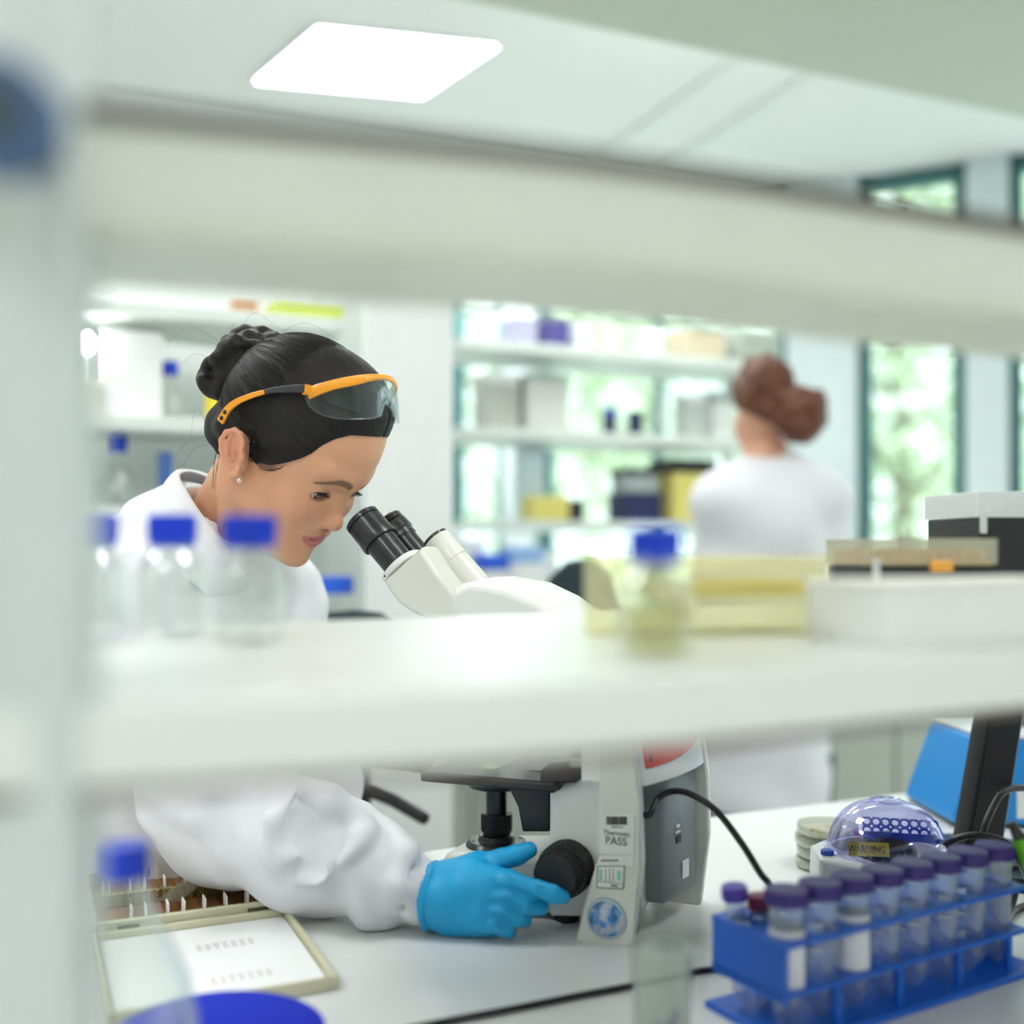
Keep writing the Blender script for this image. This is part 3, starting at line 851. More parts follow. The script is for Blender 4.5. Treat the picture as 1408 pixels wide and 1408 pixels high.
def slide():
    m = MB(); m.m(0).box((0, 0.016, 0.013), (0.0011, 0.075, 0.026)); m.m(1).box((0, -0.0285, 0.013), (0.0014, 0.020, 0.026))
    return m
sl0 = slide().build('microscope_slide', [M_SLG, M_SLL])
rotm = Matrix.Rotation(RS, 3, 'Z')
first = True; idx = 0
for row, xs in ((0, [1, 3, 6, 9, 12, 14, 17, 19]), (1, [1, 2, 3, 5, 7, 8, 10, 13, 16, 18, 21, 22])):
    for k in xs:
        loc = O + rotm @ Vector((-0.0157 - k * 0.0071, y0 + 0.007 + 0.041 + row * 0.0895, 0.006))
        o = sl0 if first else sl0.copy()
        if not first: COL.objects.link(o)
        first = False
        o.location = (loc.x, loc.y, BT + 0.006); o.rotation_euler = (0, math.radians(rnd.uniform(-3, 3)), RS)
        o.scale = (1, 0.93, 0.74)
        tag(o, 'glass slide with white label, %s from the right in the %s row of the box' % (['first', 'second', 'third', 'fourth', 'fifth', 'sixth', 'seventh', 'eighth', 'ninth', 'tenth', 'eleventh', 'twelfth'][xs.index(k)], 'front' if row == 0 else 'back'), 'slide', 'slides standing in the %s row of the slide box' % ('front' if row == 0 else 'back'))
o = sl0.copy(); COL.objects.link(o)
loc = O + rotm @ Vector((-0.075, y0 + 0.075, 0)); o.location = (loc.x, loc.y, BT + 0.0215); o.rotation_euler = (0, math.radians(90), RS + math.radians(150)); o.scale = (1, 1, 1)
tag(o, 'glass slide lying flat across the slots of the slide box', 'slide')
del o['group']
# ------------------------------------------------------------------ flask and lid in the near left corner
p = E(172, 1205, 0.64)
t = thing('conical_flask', 'out-of-focus clear conical flask with a blue cap at the lower left', 'flask', (p.x, p.y, BT))
zc = p.z - BT
m = MB(); pr = [(0, 0.0), (0.052, 0.0), (0.055, 0.005), (0.046, zc * 0.42), (0.036, zc * 0.68), (0.0125, zc * 0.95), (0.0115, zc + 0.004)]
m.lathe(pr + [(r - 0.0015 if r > 0.002 else 0, z + 0.0015) for r, z in pr[::-1][1:]], n=48); m.build('glass_body', M_GLASS, t, ang=50)
m = MB(); m.cyl((0, 0, zc), (0, 0, zc + 0.019), 0.0135, n=40); m.build('screw_cap', M_BLUECAP, t, bevel=0.001)
p = E(296, 1400, 0.78)
t = thing('round_container', 'round container with royal blue lid at the bottom edge', 'container', (p.x, p.y, BT))
zt = EYE + (755 - 1378) / F * (0.78 + 0.05) - BT
m = MB(); m.cyl((0, 0, 0), (0, 0, zt - 0.008), 0.074, 0.076, n=56); m.build('tub', M_WHITE, t)
m = MB(); m.lathe([(0, zt), (0.072, zt), (0.078, zt - 0.003), (0.079, zt - 0.014), (0.0765, zt - 0.014), (0.0765, zt - 0.004), (0, zt - 0.003)], n=56); m.build('lid', mat('deep blue lid', (16, 44, 196), 0.7, spec=0.15), t)
# small plastic beaker with purple things
D = 0.80; p = E(910, 1300, D)
t = thing('plastic_beaker', 'small clear beaker holding purple ties, left of the tube rack', 'beaker', (p.x, p.y, BT))
zt = EYE + (755 - 1303) / F * D - BT
M_BEAK = clear('cloudy plastic', (236, 240, 236), edge=0.4, body=0.08, milk=0.16, rough=0.25)
m = MB(); pr = [(0, 0), (0.018, 0), (0.0195, 0.002), (0.023, zt), (0.0242, zt + 0.001)]
m.lathe(pr + [(max(0, r - 0.0012), z + 0.0012) for r, z in pr[::-1][1:]], n=40); m.build('wall', M_BEAK, t, ang=50)
M_PUR = mat('violet plastic', (66, 48, 140), 0.45)
rnd = random.Random(7)
for k, pts in enumerate([[(-0.012, -0.006, 0.003), (-0.004, -0.010, 0.014), (0.006, -0.004, 0.030), (0.012, 0.0, 0.040)], [(0.012, -0.006, 0.003), (0.010, -0.010, 0.014), (0.004, -0.008, 0.026), (-0.004, 0.0, 0.03)], [(-0.012, 0.004, 0.004), (0.0, 0.008, 0.012), (0.012, 0.004, 0.006)]]):
    m = MB(); m.tube(spline(pts), 0.0034); o = m.build('cable_tie', M_PUR)
    o.location = (p.x, p.y, BT + 0.0015); tag(o, ['violet tie leaning up the right side inside the small beaker', 'violet tie standing crosswise inside the small beaker', 'violet tie lying at the bottom of the small beaker'][k], 'tie', 'violet ties in the small beaker')
# ------------------------------------------------------------------ tube rack
M_RACK = mat('blue rack plastic', (8, 92, 200), 0.35)
M_TUBE = clear('clear tube plastic', (240, 244, 250), edge=0.45, body=0.07, milk=0.08)
M_PCAP = mat('purple cap', (64, 44, 132), 0.45)
FLc = Vector((0.208, 0.828, BT)); RR = math.atan2(0.505, 0.863)
RL, RWd, RH = 0.296, 0.085, 0.078
rk = thing('tube_rack', 'bright blue tube rack on the bench at the lower right', 'rack', FLc, RR)
def plate(z, th, holes, x0=0, x1=RL, y0=0, y1=RWd):
    """flat plate with round holes, holes = (x, y, r)"""
    mb = MB(); bm = mb.bm
    xs = sorted(set([x0, x1] + [h[0] - 0.0185 for h in holes] + [h[0] + 0.0185 for h in holes]))
    return mb
NT = 8; pitch = 0.0365; tx0 = 0.022
ty = 0.022; ys = 0.063
tubes = [(tx0 + i * pitch, ty, 0.0142) for i in range(NT)]
small = [(0.0125 + i * 0.0208, ys, 0.0088) for i in range(14)]
def holed(z, th, name, mtl):
    n = 28
    # cells: one row of squares around each hole
    mb = MB()
    def cellring(cx, cy, r, x0, x1, y0, y1):
        inner = []; outer = []
        for i in range(n):
            a = 2 * math.pi * (i + 0.5) / n
            c, s = math.cos(a), math.sin(a)
            inner.append((cx + r * c, cy + r * s))
            k = min((x1 - cx) / c if c > 0 else (x0 - cx) / c if c < 0 else 9, (y1 - cy) / s if s > 0 else (y0 - cy) / s if s < 0 else 9)
            outer.append((cx + k * c, cy + k * s))
        for (px, py) in ((x0, y0), (x1, y0), (x1, y1), (x0, y1)):
            j = min(range(n), key=lambda q: (outer[q][0] - px) ** 2 + (outer[q][1] - py) ** 2)
            outer[j] = (px, py)
        vt = [[mb.bm.verts.new((x, y, zz)) for x, y in ring] for ring, zz in ((inner, z), (outer, z), (outer, z + th), (inner, z + th))]
        for a_, b_ in ((0, 1), (1, 2), (2, 3), (3, 0)):
            for i in range(n):
                j = (i + 1) % n
                mb.bm.faces.new([vt[a_][i], vt[a_][j], vt[b_][j], vt[b_][i]])
    ymid = 0.048
    for i, (x, y, r) in enumerate(tubes):
        cellring(x, y, r + 0.0008, 0 if i == 0 else x - pitch / 2, RL if i == NT - 1 else x + pitch / 2, 0.002, ymid)
    for i, (x, y, r) in enumerate(small):
        cellring(x, y, r + 0.0008, 0 if i == 0 else x - 0.0104, RL if i == 13 else x + 0.0104, ymid, RWd)
    return mb.build(name, mtl, rk, ang=30)
holed(RH - 0.004, 0.004, 'top_plate', M_RACK)
holed(0.036, 0.0035, 'middle_plate', M_RACK)
m = MB(); m.box((RL / 2 + 0.004, RWd / 2, 0.003), (RL + 0.014, RWd + 0.012, 0.006)); m.build('base_plate', M_RACK, rk, bevel=0.001)
m = MB(); m.box((0.0015, RWd / 2, (RH + 0.036) / 2 - 0.004), (0.003, RWd * 0.98, RH - 0.036)); m.build('end_panel', M_RACK, rk)
m = MB(); m.box((RL - 0.0015, RWd / 2, RH / 2 + 0.002), (0.003, RWd * 0.5, RH - 0.008)); m.build('end_panel', M_RACK, rk)
for i, x in enumerate((0.058, 0.130, 0.204, 0.272)):
    m = MB(); m.box((x, 0.004, 0.021), (0.006, 0.004, 0.030)); m.build('strut', M_RACK, rk)
    m = MB(); m.box((x, RWd - 0.003, 0.040), (0.006, 0.004, 0.068)); m.build('strut', M_RACK, rk)
rot = Matrix.Rotation(RR, 3, 'Z')
def tube(R, H, capR, capH, cone, capm, body, label_m=None):
    t = bpy.data.objects.new('centrifuge_tube', None); COL.objects.link(t)
    m = MB(); pr = [(0.0, 0.0), (0.003, 0.0005), (R, cone), (R, H - 0.008)]
    m.lathe(pr + [(max(0, r - 0.0009), z + 0.0009) for r, z in pr[::-1][1:]], n=32); m.build('tube_body', body, t, ang=50)
    m = MB(); m.lathe([(0, H), (capR * 0.8, H), (capR * 0.82, H - 0.0004), (capR * 0.97, H - 0.0004), (capR, H - 0.0015), (capR, H - capH), (capR * 0.92, H - capH), (capR * 0.92, H - 0.003), (0, H - 0.003)], n=40)
    for i in range(40):
        a = i * math.pi / 20
        m.box((math.cos(a) * capR, math.sin(a) * capR, H - capH / 2 - 0.001), (0.0007, 0.0008, capH * 0.75), Matrix.Rotation(a, 3, 'Z'))
    m.build('cap', capm, t)
    if label_m:
        m = MB(); m.lathe([(R + 0.0002, H * 0.26), (R + 0.0002, H * 0.72)], n=32); m.build('white_label', label_m, t)
    return t
M_LAB = mat('frosted label', (226, 226, 232), 0.6)
names = ['first from the left, with a white filling', 'second from the left', 'third from the left, with a white label', 'fourth from the left', 'fifth from the left', 'sixth from the left', 'seventh from the left', 'at the right end of the row']
proto = tube(0.0140, 0.107, 0.0170, 0.0115, 0.016, M_PCAP, M_TUBE)
protoL = tube(0.0140, 0.107, 0.0170, 0.0115, 0.016, M_PCAP, M_TUBE, M_LAB)
for i, (x, y, r) in enumerate(tubes):
    if i in (0, 2): o = protoL if i == 0 else copy_tree(protoL)
    else: o = proto if i == 1 else copy_tree(proto)
    w_ = FLc + rot @ Vector((x, y, 0.0062))
    o.location = w_; o.rotation_euler = (0, 0, 0)
    tag(o, 'large purple capped tube in the blue rack, ' + names[i], 'tube', 'large purple capped tubes in the blue rack')
M_MAR = mat('maroon cap', (120, 34, 72), 0.45)
s1 = tube(0.0083, 0.100, 0.0105, 0.0115, 0.014, mat('violet cap', (84, 62, 176), 0.4), M_TUBE)
w_ = FLc + rot @ Vector((small[0][0] + 0.006, small[0][1] + 0.004, 0.0062)); s1.location = w_; s1.rotation_euler = (0, math.radians(-6), RR)
tag(s1, 'slim tube with a violet cap leaning at the left corner of the blue rack', 'tube')
s2 = tube(0.0083, 0.089, 0.0105, 0.0115, 0.014, M_MAR, M_TUBE, M_LAB)
w_ = FLc + rot @ Vector((small[1][0], small[1][1], 0.0062)); s2.location = w_; s2.rotation_euler = (0, 0, RR)
tag(s2, 'slim tube with a maroon cap in the back row of the blue rack', 'tube')
# ------------------------------------------------------------------ mini centrifuge
D = 1.14; cc = E(1219, 1150, D); cc.z = BT
cf = thing('mini_centrifuge', 'white mini centrifuge with a see-through domed lid behind the tube rack', 'centrifuge', cc, math.radians(-8))
zr = EYE + (755 - 1170) / F * D - BT
R = 0.060
m = MB(); m.lathe([(0, 0.0), (R + 0.004, 0.0), (R + 0.006, 0.006), (R + 0.004, zr - 0.004), (R + 0.001, zr), (R - 0.004, zr), (R - 0.006, zr - 0.012), (0, zr - 0.014)], n=56)
m.build('housing', mat('centrifuge white', (222, 226, 226), 0.35), cf)
m = MB(); m.loft([[(-0.075, -0.045, 0.0), (-0.030, -0.064, 0.0), (0.0, -0.060, 0.0), (0.0, 0.03, 0.0), (-0.06, 0.045, 0.0), (-0.078, 0.01, 0.0)], [(-0.074, -0.043, zr + 0.001), (-0.030, -0.062, zr + 0.001), (-0.012, -0.056, zr + 0.001), (-0.05, 0.0, zr + 0.001), (-0.056, 0.04, zr + 0.001), (-0.076, 0.01, zr + 0.001)]])
m.build('front_console', mat('centrifuge white', (222, 226, 226), 0.35), cf, bevel=0.004)
m = MB(); m.cyl((-0.064, -0.026, zr), (-0.064, -0.026, zr + 0.006), 0.0065); m.build('release_button', mat('mid blue', (40, 84, 190), 0.4), cf, bevel=0.001)
zd = EYE + (755 - 1100) / F * D - BT
hd = zd - zr
M_DOME = clear('violet tinted dome', (222, 220, 244), edge=0.6, body=0.1)
m = MB(); pr = []
for i in range(15):
    a = math.radians(90 - i * 6)
    pr.append((R * math.cos(math.radians(i * 6)) ** 0.8 if i < 14 else 0.012, zr + hd * math.sin(math.radians(i * 6))))
m.lathe([(R + 0.003, zr - 0.002), (R + 0.003, zr + 0.002)] + pr + [(0.011, zd + 0.001), (0, zd + 0.001)], n=64); m.build('domed_lid', M_DOME, cf, ang=60)
m = MB(); m.lathe([(0.015, zd - 0.0006), (0.0165, zd + 0.0009), (0.018, zd - 0.0012)], n=40); m.build('lid_ring', M_DOME, cf)
m = MB(); m.lathe([(0, zr - 0.010), (0.032, zr - 0.010), (0.030, zr + 0.004), (0.020, zr + 0.016), (0.0, zr + 0.018)], n=40)
m.build('rotor', M_BLACK, cf)
m = MB(); m.box((-0.024, -0.034, zr + 0.010), (0.040, 0.0006, 0.014), Matrix.Rotation(math.radians(-24), 3, 'X')); wl = m.build('warning_label', mat('warning yellow', (236, 216, 60), 0.5), cf)
Mx = Matrix.Translation((-0.026, -0.0348, zr + 0.0098)) @ Matrix.Rotation(math.radians(66), 4, 'X')
text_part('WARNING', 0.0105, Mx @ Matrix.Diagonal((0.72, 1, 1, 1)), M_BLACK, wl)
# perforated blue strip inside the dome
m = MB(); bm = m.bm
ps = thing('tube_strip_holder', 'small perforated blue strip holder lying under the clear dome', 'holder', (cc.x + 0.012, cc.y - 0.006, BT + zr + 0.026), math.radians(-14))
n = 16
for i in range(8):
    for j in range(2):
        cx, cy, hw, r = -0.033 + i * 0.0094, -0.005 + j * 0.0094, 0.0047, 0.0032
        inn = [(cx + r * math.cos(2 * math.pi * (q + .5) / n), cy + r * math.sin(2 * math.pi * (q + .5) / n)) for q in range(n)]
        out = []
        for q in range(n):
            a = 2 * math.pi * (q + .5) / n; c_, s_ = math.cos(a), math.sin(a); k = hw / max(abs(c_), abs(s_))
            out.append((cx + k * c_, cy + k * s_))
        vt = [[bm.verts.new((x, y, zz)) for x, y in ring] for ring, zz in ((inn, 0.0), (out, 0.0), (out, 0.0015), (inn, 0.0015))]
        for a_, b_ in ((0, 1), (1, 2), (2, 3), (3, 0)):
            for q in range(n):
                z_ = (q + 1) % n; bm.faces.new([vt[a_][q], vt[a_][z_], vt[b_][z_], vt[b_][q]])
bmesh.ops.transform(bm, matrix=Matrix.Rotation(math.radians(58), 4, 'X'), verts=bm.verts)
m.build('hole_plate', mat('strip blue', (36, 96, 214), 0.4), ps, flat=True)
m = MB(); m.box((0.0, -0.010, -0.0075), (0.074, 0.001, 0.009), Matrix.Rotation(math.radians(12), 3, 'X')); m.box((-0.037, -0.014, -0.006), (0.02, 0.018, 0.001), Matrix.Rotation(0.3, 3, 'Y')); m.build('skirt', mat('strip blue', (36, 96, 214), 0.4), ps)
# ------------------------------------------------------------------ petri dishes
M_DISH = clear('petri dish plastic', (244, 246, 242), edge=0.5, body=0.10, milk=0.12)
b0 = TP(1136, 1192)
for k in range(4):
    t = thing('petri_dish', 'clear petri dish with pale agar, %s of the stack behind the centrifuge' % ['bottom one', 'second from the bottom', 'third from the bottom', 'top one'][k], 'petri dish', (b0.x + [0, 0.001, -0.001, 0.0015][k], b0.y, BT + k * 0.0132), 0, 'petri dishes stacked behind the centrifuge')
    m = MB(); pr = [(0, 0.0003), (0.0335, 0.0003), (0.034, 0.001), (0.034, 0.0105)]
    m.lathe(pr + [(max(0, r - 0.0009), z + 0.0009) for r, z in pr[::-1][1:]], n=48); m.build('dish', M_DISH, t, ang=50)
    m = MB(); pr = [(0, 0.0126), (0.0355, 0.0126), (0.0357, 0.012), (0.0357, 0.003)]
    m.lathe(pr + [(max(0, r - 0.0008), z - (0.0008 if i > 1 else 0)) for i, (r, z) in enumerate(pr[::-1][1:])], n=48); m.build('lid', M_DISH, t, ang=50)
    m = MB(); m.cyl((0, 0, 0.0014), (0, 0, 0.0045), 0.0325, n=40); m.build('agar', mat('agar', (240, 232, 200), 0.3), t)
    if k == 3:
        m = MB()
        for q in range(6): m.cyl((0.018 * math.cos(q * 1.3), 0.016 * math.sin(q * 1.1 + 1), 0.0046), (0.018 * math.cos(q * 1.3), 0.016 * math.sin(q * 1.1 + 1), 0.0062), 0.004 + 0.001 * (q % 3), n=12)
        m.build('colonies', mat('yellow colony', (224, 190, 90), 0.5), t)
# ------------------------------------------------------------------ blue instrument
p = TP(1312, 1141)
rb_ = math.radians(0)
bi = thing('blue_instrument', 'blue metal instrument with grey top at the right end of the bench', 'instrument', (p.x, p.y, BT), rb_)
M_BI = mat('instrument blue', (0, 132, 208), 0.4)
H = 0.122
m = MB(); dd = 0.175
m.loft([[(0, 0, 0.008), (0, dd, 0.008), (0.004, dd, H * 0.35), (0.045, dd, H), (0.045, 0.05, H), (0.004, 0.0, H * 0.35)][k:k + 1][0] for k in range(0)] or [
    [(0.002, 0.0, 0.006), (-0.004, dd, 0.006), (0.30, dd, 0.006), (0.30, 0.0, 0.006)],
    [(0.0, 0.0, H * 0.16), (-0.001, dd, H * 0.16), (0.30, dd, H * 0.16), (0.30, 0.0, H * 0.16)],
    [(0.034, 0.0, H), (0.036, dd, H), (0.30, dd, H), (0.30, 0.0, H)]])
m.build('casing', M_BI, bi, bevel=0.004)
m = MB(); m.box((0.168, dd / 2, H + 0.0035), (0.262, dd * 0.99, 0.005)); m.build('top_plate', mat('light grey metal', (214, 220, 222), 0.3), bi, bevel=0.001)
m = MB(); m.cyl((0.145, 0.09, H + 0.006), (0.145, 0.09, H + 0.026), 0.034); m.build('platform', mat('dark grey rubber', (96, 92, 88), 0.6), bi, bevel=0.003)
m = MB(); m.box((0.02, 0.10, 0.003), (0.03, 0.16, 0.006)); m.box((0.25, 0.10, 0.003), (0.03, 0.16, 0.006)); m.build('foot', M_BLACK, bi)
m = MB(); m.box((0.122, -0.0008, H * 0.30), (0.075, 0.0008, 0.042)); pl = m.build('rating_plate', mat('rating plate', (226, 228, 226), 0.5), bi)
Mx = lambda x, z: Matrix.Translation((x, -0.0014, z)) @ Matrix.Rotation(math.radians(90), 4, 'X')
text_part('CE', 0.014, Mx(0.112, H * 0.30 - 0.002), M_BLACK, pl)
m = MB()
for q in range(4): m.box((0.122, -0.0013, H * 0.30 + 0.016 - q * 0.003), (0.060 - 0.008 * (q % 2), 0.0002, 0.0008))
m.build('small_print', M_BLACK, pl)
# ------------------------------------------------------------------ black monitor stand
D = 1.30
a = E(1340, 1156, D); b = E(1388, 900, D); a.z = BT + 0.006
st = thing('monitor_stand', 'slanting black monitor stand rising behind the tube rack', 'stand', (a.x, a.y, BT))
b = b - Vector((a.x, a.y, BT)); a = Vector((0, 0, 0.004))
d = (b - a).normalized(); sx = Vector((1, 0.1, 0)).normalized(); sx = (sx - d * sx.dot(d)).normalized(); sy = d.cross(sx)
def ring(c, w_, dp): return [c + sx * w_ * i + sy * dp * j for i, j in ((-.5, -.3), (-.42, -.5), (.42, -.5), (.5, -.3), (.5, .5), (-.5, .5))]
m = MB(); m.loft([ring(a, 0.052, 0.026), ring(b, 0.049, 0.026)]); m.build('upright', mat('satin black', (34, 35, 37), 0.35), st, bevel=0.001)
m = MB(); m.tube([a - sx * 0.0175 + sy * -0.0138 + d * 0.004, b - sx * 0.017 + sy * -0.0138], 0.0009, n=6); m.build('seam', M_BLACK, st)
m = MB(); m.cyl((0.02, 0.03, 0), (0.02, 0.03, 0.008), 0.10, n=48); m.build('foot', mat('satin black', (34, 35, 37), 0.35), st, bevel=0.002)
sp = E(1440, 830, 1.32) - Vector((st.location.x, st.location.y, BT))
m = MB(); m.tube([b - d * 0.01, b + Vector((0.06, 0.02, 0.01)), b + Vector((0.32, 0.05, 0.01))], 0.018); m.build('arm', mat('satin black', (34, 35, 37), 0.35), st, bevel=0.003)
# ------------------------------------------------------------------ cables
M_CABLE = mat('black cable', (24, 24, 26), 0.35)
def cable(name, label, pts, r, n=8, cat='cable', m_=None):
    P = spline(pts, n); o0 = P[0].copy(); o0.z = min(q.z for q in P)
    mb = MB(); mb.tube([q - o0 for q in P], r); o = mb.build(name, m_ or M_CABLE); o.location = o0
    return tag(o, label, cat)
cable('cable', 'black cable lying across the bench in front of the microscope', [TP(520, 1424, .003), TP(600, 1407, .003), TP(700, 1388, .003), TP(790, 1370, .003), TP(865, 1356, .003), TP(950, 1337, .003), TP(985, 1332, .003), TP(1040, 1322, .003)], 0.0028)
cable('cable', 'black cable loop standing beside the monitor stand', [TP(1370, 1185, .004) , E(1352, 1150, 1.24), E(1368, 1105, 1.25), E(1385, 1086, 1.26), E(1420, 1084, 1.28), E(1450, 1090, 1.3)], 0.004)
cable('cable', 'black cable arching over the right end of the tube caps', [E(1297, 1165, 1.12), E(1318, 1152, 1.11), E(1350, 1149, 1.10), E(1385, 1160, 1.10), E(1405, 1190, 1.10), TP(1420, 1230, .004)], 0.0035)
cable('cable', 'black cable coil lying on the bench at the right edge', [TP(1300, 1216, .004), TP(1345, 1206, .006), TP(1390, 1196, .006), TP(1440, 1200, .006), TP(1440, 1222, .004), TP(1400, 1222, .004), TP(1350, 1210, .004), TP(1370, 1196, .012), TP(1430, 1184, .008)], 0.004)
cable('cable', 'black cable curling around the right end of the tube rack', [TP(1430, 1240, .004), TP(1398, 1250, .004), TP(1385, 1262, .006), E(1392, 1240, 1.08), E(1395, 1222, 1.08), E(1384, 1216, 1.09), TP(1352, 1262, .004)], 0.0038)
p = E(1410, 1165, 0.80)
pn = thing('marker_pen', 'blurred black pen with a green end at the right edge', 'pen', (p.x, p.y, BT))
a_ = E(1390, 1130, 0.98) - pn.location; b_ = E(1402, 1152, 0.98) - pn.location; c_ = E(1420, 1196, 0.98) - pn.location
m = MB(); m.tube([a_, b_], [0.003, 0.006]); m.build('barrel', mat('khaki dark', (60, 62, 50), 0.5), pn)
m = MB(); m.tube([b_ , c_, (c_.x + 0.03, c_.y, 0.006)], [0.0070, 0.008, 0.006]); m.build('green_end', mat('leaf green', (110, 200, 40), 0.45), pn)
# ------------------------------------------------------------------ microscope
# local axes: x from the user towards the back of the stand, y away from the camera, z up; origin at the near back corner
MS = math.radians(-22)
MO = Vector((0.114, 1.04, BT))
EX = Vector((math.cos(MS), math.sin(MS), 0)); EY = Vector((-math.sin(MS), math.cos(MS), 0))
def SL(x, y, ly):
    """(x, z) in the stand's side plane at depth ly of the point seen at pixel x, y"""
    k = (x - 704) / F
    # MO.x + lx*EX.x + ly*EY.x = k*(MO.y + lx*EX.y + ly*EY.y)
    lx = (k * (MO.y + ly * EY.y) - MO.x - ly * EY.x) / (EX.x - k * EX.y)
    D = MO.y + lx * EX.y + ly * EY.y
    return (lx, EYE + (755 - y) / F * D - BT)
def SP(x, y, ly):
    a = SL(x, y, ly); return Vector((a[0], ly, a[1]))
M_CREAM = mat('microscope cream', (222, 224, 214), 0.32, noise=(8, 0.01), coat=0.2)
M_CREAM2 = mat('microscope white', (232, 234, 230), 0.28, noise=(8, 0.01), coat=0.2)
M_MBLK = mat('microscope black', (20, 21, 24), 0.32, coat=0.15)
M_RUB = mat('black rubber', (24, 25, 27), 0.55)
M_GRAPH = mat('graphite grey', (132, 138, 140), 0.45)
mic = thing('microscope', 'cream and black binocular microscope on the white bench', 'microscope', MO, MS)
def prism(pix, ly0, ly1, name, m, bevel=0.003, ly=None, z0=None, seg=3, sub=0):
    P = [SL(x, y, ly0 if ly is None else ly) for x, y in pix]
    if z0 is not None: P = [(a, max(z, z0)) for a, z in P]
    mb = MB(); mb.loft([[Vector((a, ly0, z)) for a, z in P], [Vector((a, ly1, z)) for a, z in P]])
    return mb.build(name, m, mic, bevel=bevel, seg=seg, sub=sub)
# base
base = prism([(592, 1262), (588, 1215), (612, 1172), (680, 1175), (770, 1177), (880, 1177), (880, 1262), (740, 1266)], 0.038, 0.128, 'base', M_CREAM, bevel=0.008, z0=0.006)
for x in (620, 780):
    for ly in (0.052, 0.114):
        q = SL(x, 1262, ly); m = MB(); m.cyl((q[0], ly, 0), (q[0], ly, 0.007), 0.012); m.build('rubber_foot', M_RUB, mic)
# stand (pillar + arm), lofted with a crowned top
side = [(755, 1262), (755, 1086), (791, 1076), (812, 1050), (820, 1010), (800, 960), (740, 935), (660, 930), (610, 905), (588, 862), (597, 842), (620, 820), (645, 805), (690, 813), (735, 832), (775, 858), (812, 895), (845, 950), (862, 1020), (874, 1090), (878, 1190), (872, 1262)]
crown = {12: (648, 801), 13: (692, 793), 14: (742, 802), 15: (782, 821), 16: (822, 850), 17: (858, 905), 18: (880, 990), 11: (621, 817)}
A_ = [SL(x, y, 0.030) for x, y in side]
C_ = [SL(*crown[i], 0.075) if i in crown else A_[i] for i in range(len(side))]
B_ = [((p[0] * 0.45 + q[0] * 0.55), (p[1] * 0.45 + q[1] * 0.55)) for p, q in zip(A_, C_)]
m = MB()
m.loft([[Vector((a, ly, max(z, 0.008))) for a, z in P] for P, ly in ((A_, 0.030), (B_, 0.037), (C_, 0.052), (C_, 0.108), (B_, 0.123), (A_, 0.130))])
m.build('stand', M_CREAM2, mic, bevel=0.004, seg=3, ang=35)
# rear housing: two flanks joined by a top band, red panel, dark recess
strip = [(790, 1301), (803, 1240), (823, 1175), (823, 1125), (824, 1025), (822, 960), (850, 950), (862, 985), (872, 1040), (880, 1100), (882, 1194), (869, 1303)]
prism(strip, 0.0, 0.013, 'side_flank', M_CREAM, bevel=0.0025)
prism([(x if x < 840 else x - 30, y) for x, y in strip], 0.0125, 0.032, 'flank_filler', M_CREAM2, bevel=0.001, ly=0.0)
def shr(ly): return 0.034 * ly / 0.16
P = [SL(x, y, 0.0) for x, y in strip]
m = MB(); m.loft([[Vector((a + 0.034, 0.147, z)) for a, z in P], [Vector((a + 0.034, 0.160, z)) for a, z in P]]); m.build('side_flank', M_CREAM, mic, bevel=0.0025)
zt_ = SL(872, 1085, 0.0)[1]
def backx(z): return float(np.interp(z, [q[1] for q in P[::-1] if q[0] > -0.03][::1], [q[0] for q in P[::-1] if q[0] > -0.03]))
zs = [zt_, zt_ + 0.02, zt_ + 0.045, zt_ + 0.075, zt_ + 0.10]
m = MB()
sl = []
for k, ly in enumerate(np.linspace(0.012, 0.148, 9)):
    bul = 0.010 * (1 - ((ly - 0.08) / 0.068) ** 2)
    sl.append([Vector((backx(z) + shr(ly) + bul * (1 if j > 0 else 0.7), ly, z)) for j, z in enumerate(zs)] + [Vector((-0.055, ly, zs[-1])), Vector((-0.055, ly, zs[0]))])
m.loft(sl); m.build('rear_band', M_CREAM2, mic, bevel=0.002)
m = MB(); z0r = SL(876, 1062, 0.0)[1]; sl = []
for k, ly in enumerate(np.linspace(0.016, 0.144, 11)):
    t_ = (ly - 0.016) / 0.128
    bul = 0.010 * (1 - ((ly - 0.08) / 0.068) ** 2) + 0.0015
    lo = z0r + 0.018 * t_ ** 2
    sl.append([Vector((backx(z) + shr(ly) + bul + dx, ly, z)) for z, dx in ((lo, 0), (lo + 0.03, 0.001), (zs[-1] - 0.004, 0), (zs[-1] - 0.004, -0.006), (lo, -0.006))])
m.loft(sl); rp = m.build('red_panel', mat('translucent red plastic', (224, 70, 62), 0.3, coat=0.3), mic, bevel=0.002)
q = SP(884, 1044, 0.02); m = MB(); m.cyl((q.x + 0.002, 0.026, q.z), (q.x + 0.008, 0.026, q.z), 0.0042, n=20); m.build('screw_hole', M_MBLK, rp)
m = MB(); m.box((-0.040, 0.085, (zt_ + 0.012) / 2), (0.03, 0.108, zt_ - 0.012)); m.build('dark_recess', M_MBLK, mic)
m = MB()
def rr(w_, h_, r, n=6):
    out = []
    for (cx, cy, a0) in ((w_ / 2 - r, h_ / 2 - r, 0), (-w_ / 2 + r, h_ / 2 - r, 90), (-w_ / 2 + r, -h_ / 2 + r, 180), (w_ / 2 - r, -h_ / 2 + r, 270)):
        for k in range(n + 1):
            a = math.radians(a0 + 90 * k / n); out.append((cx + r * math.cos(a), cy + r * math.sin(a)))
    return out
ycov, hcov = 0.100, 0.138
zc_ = 0.022 + hcov / 2
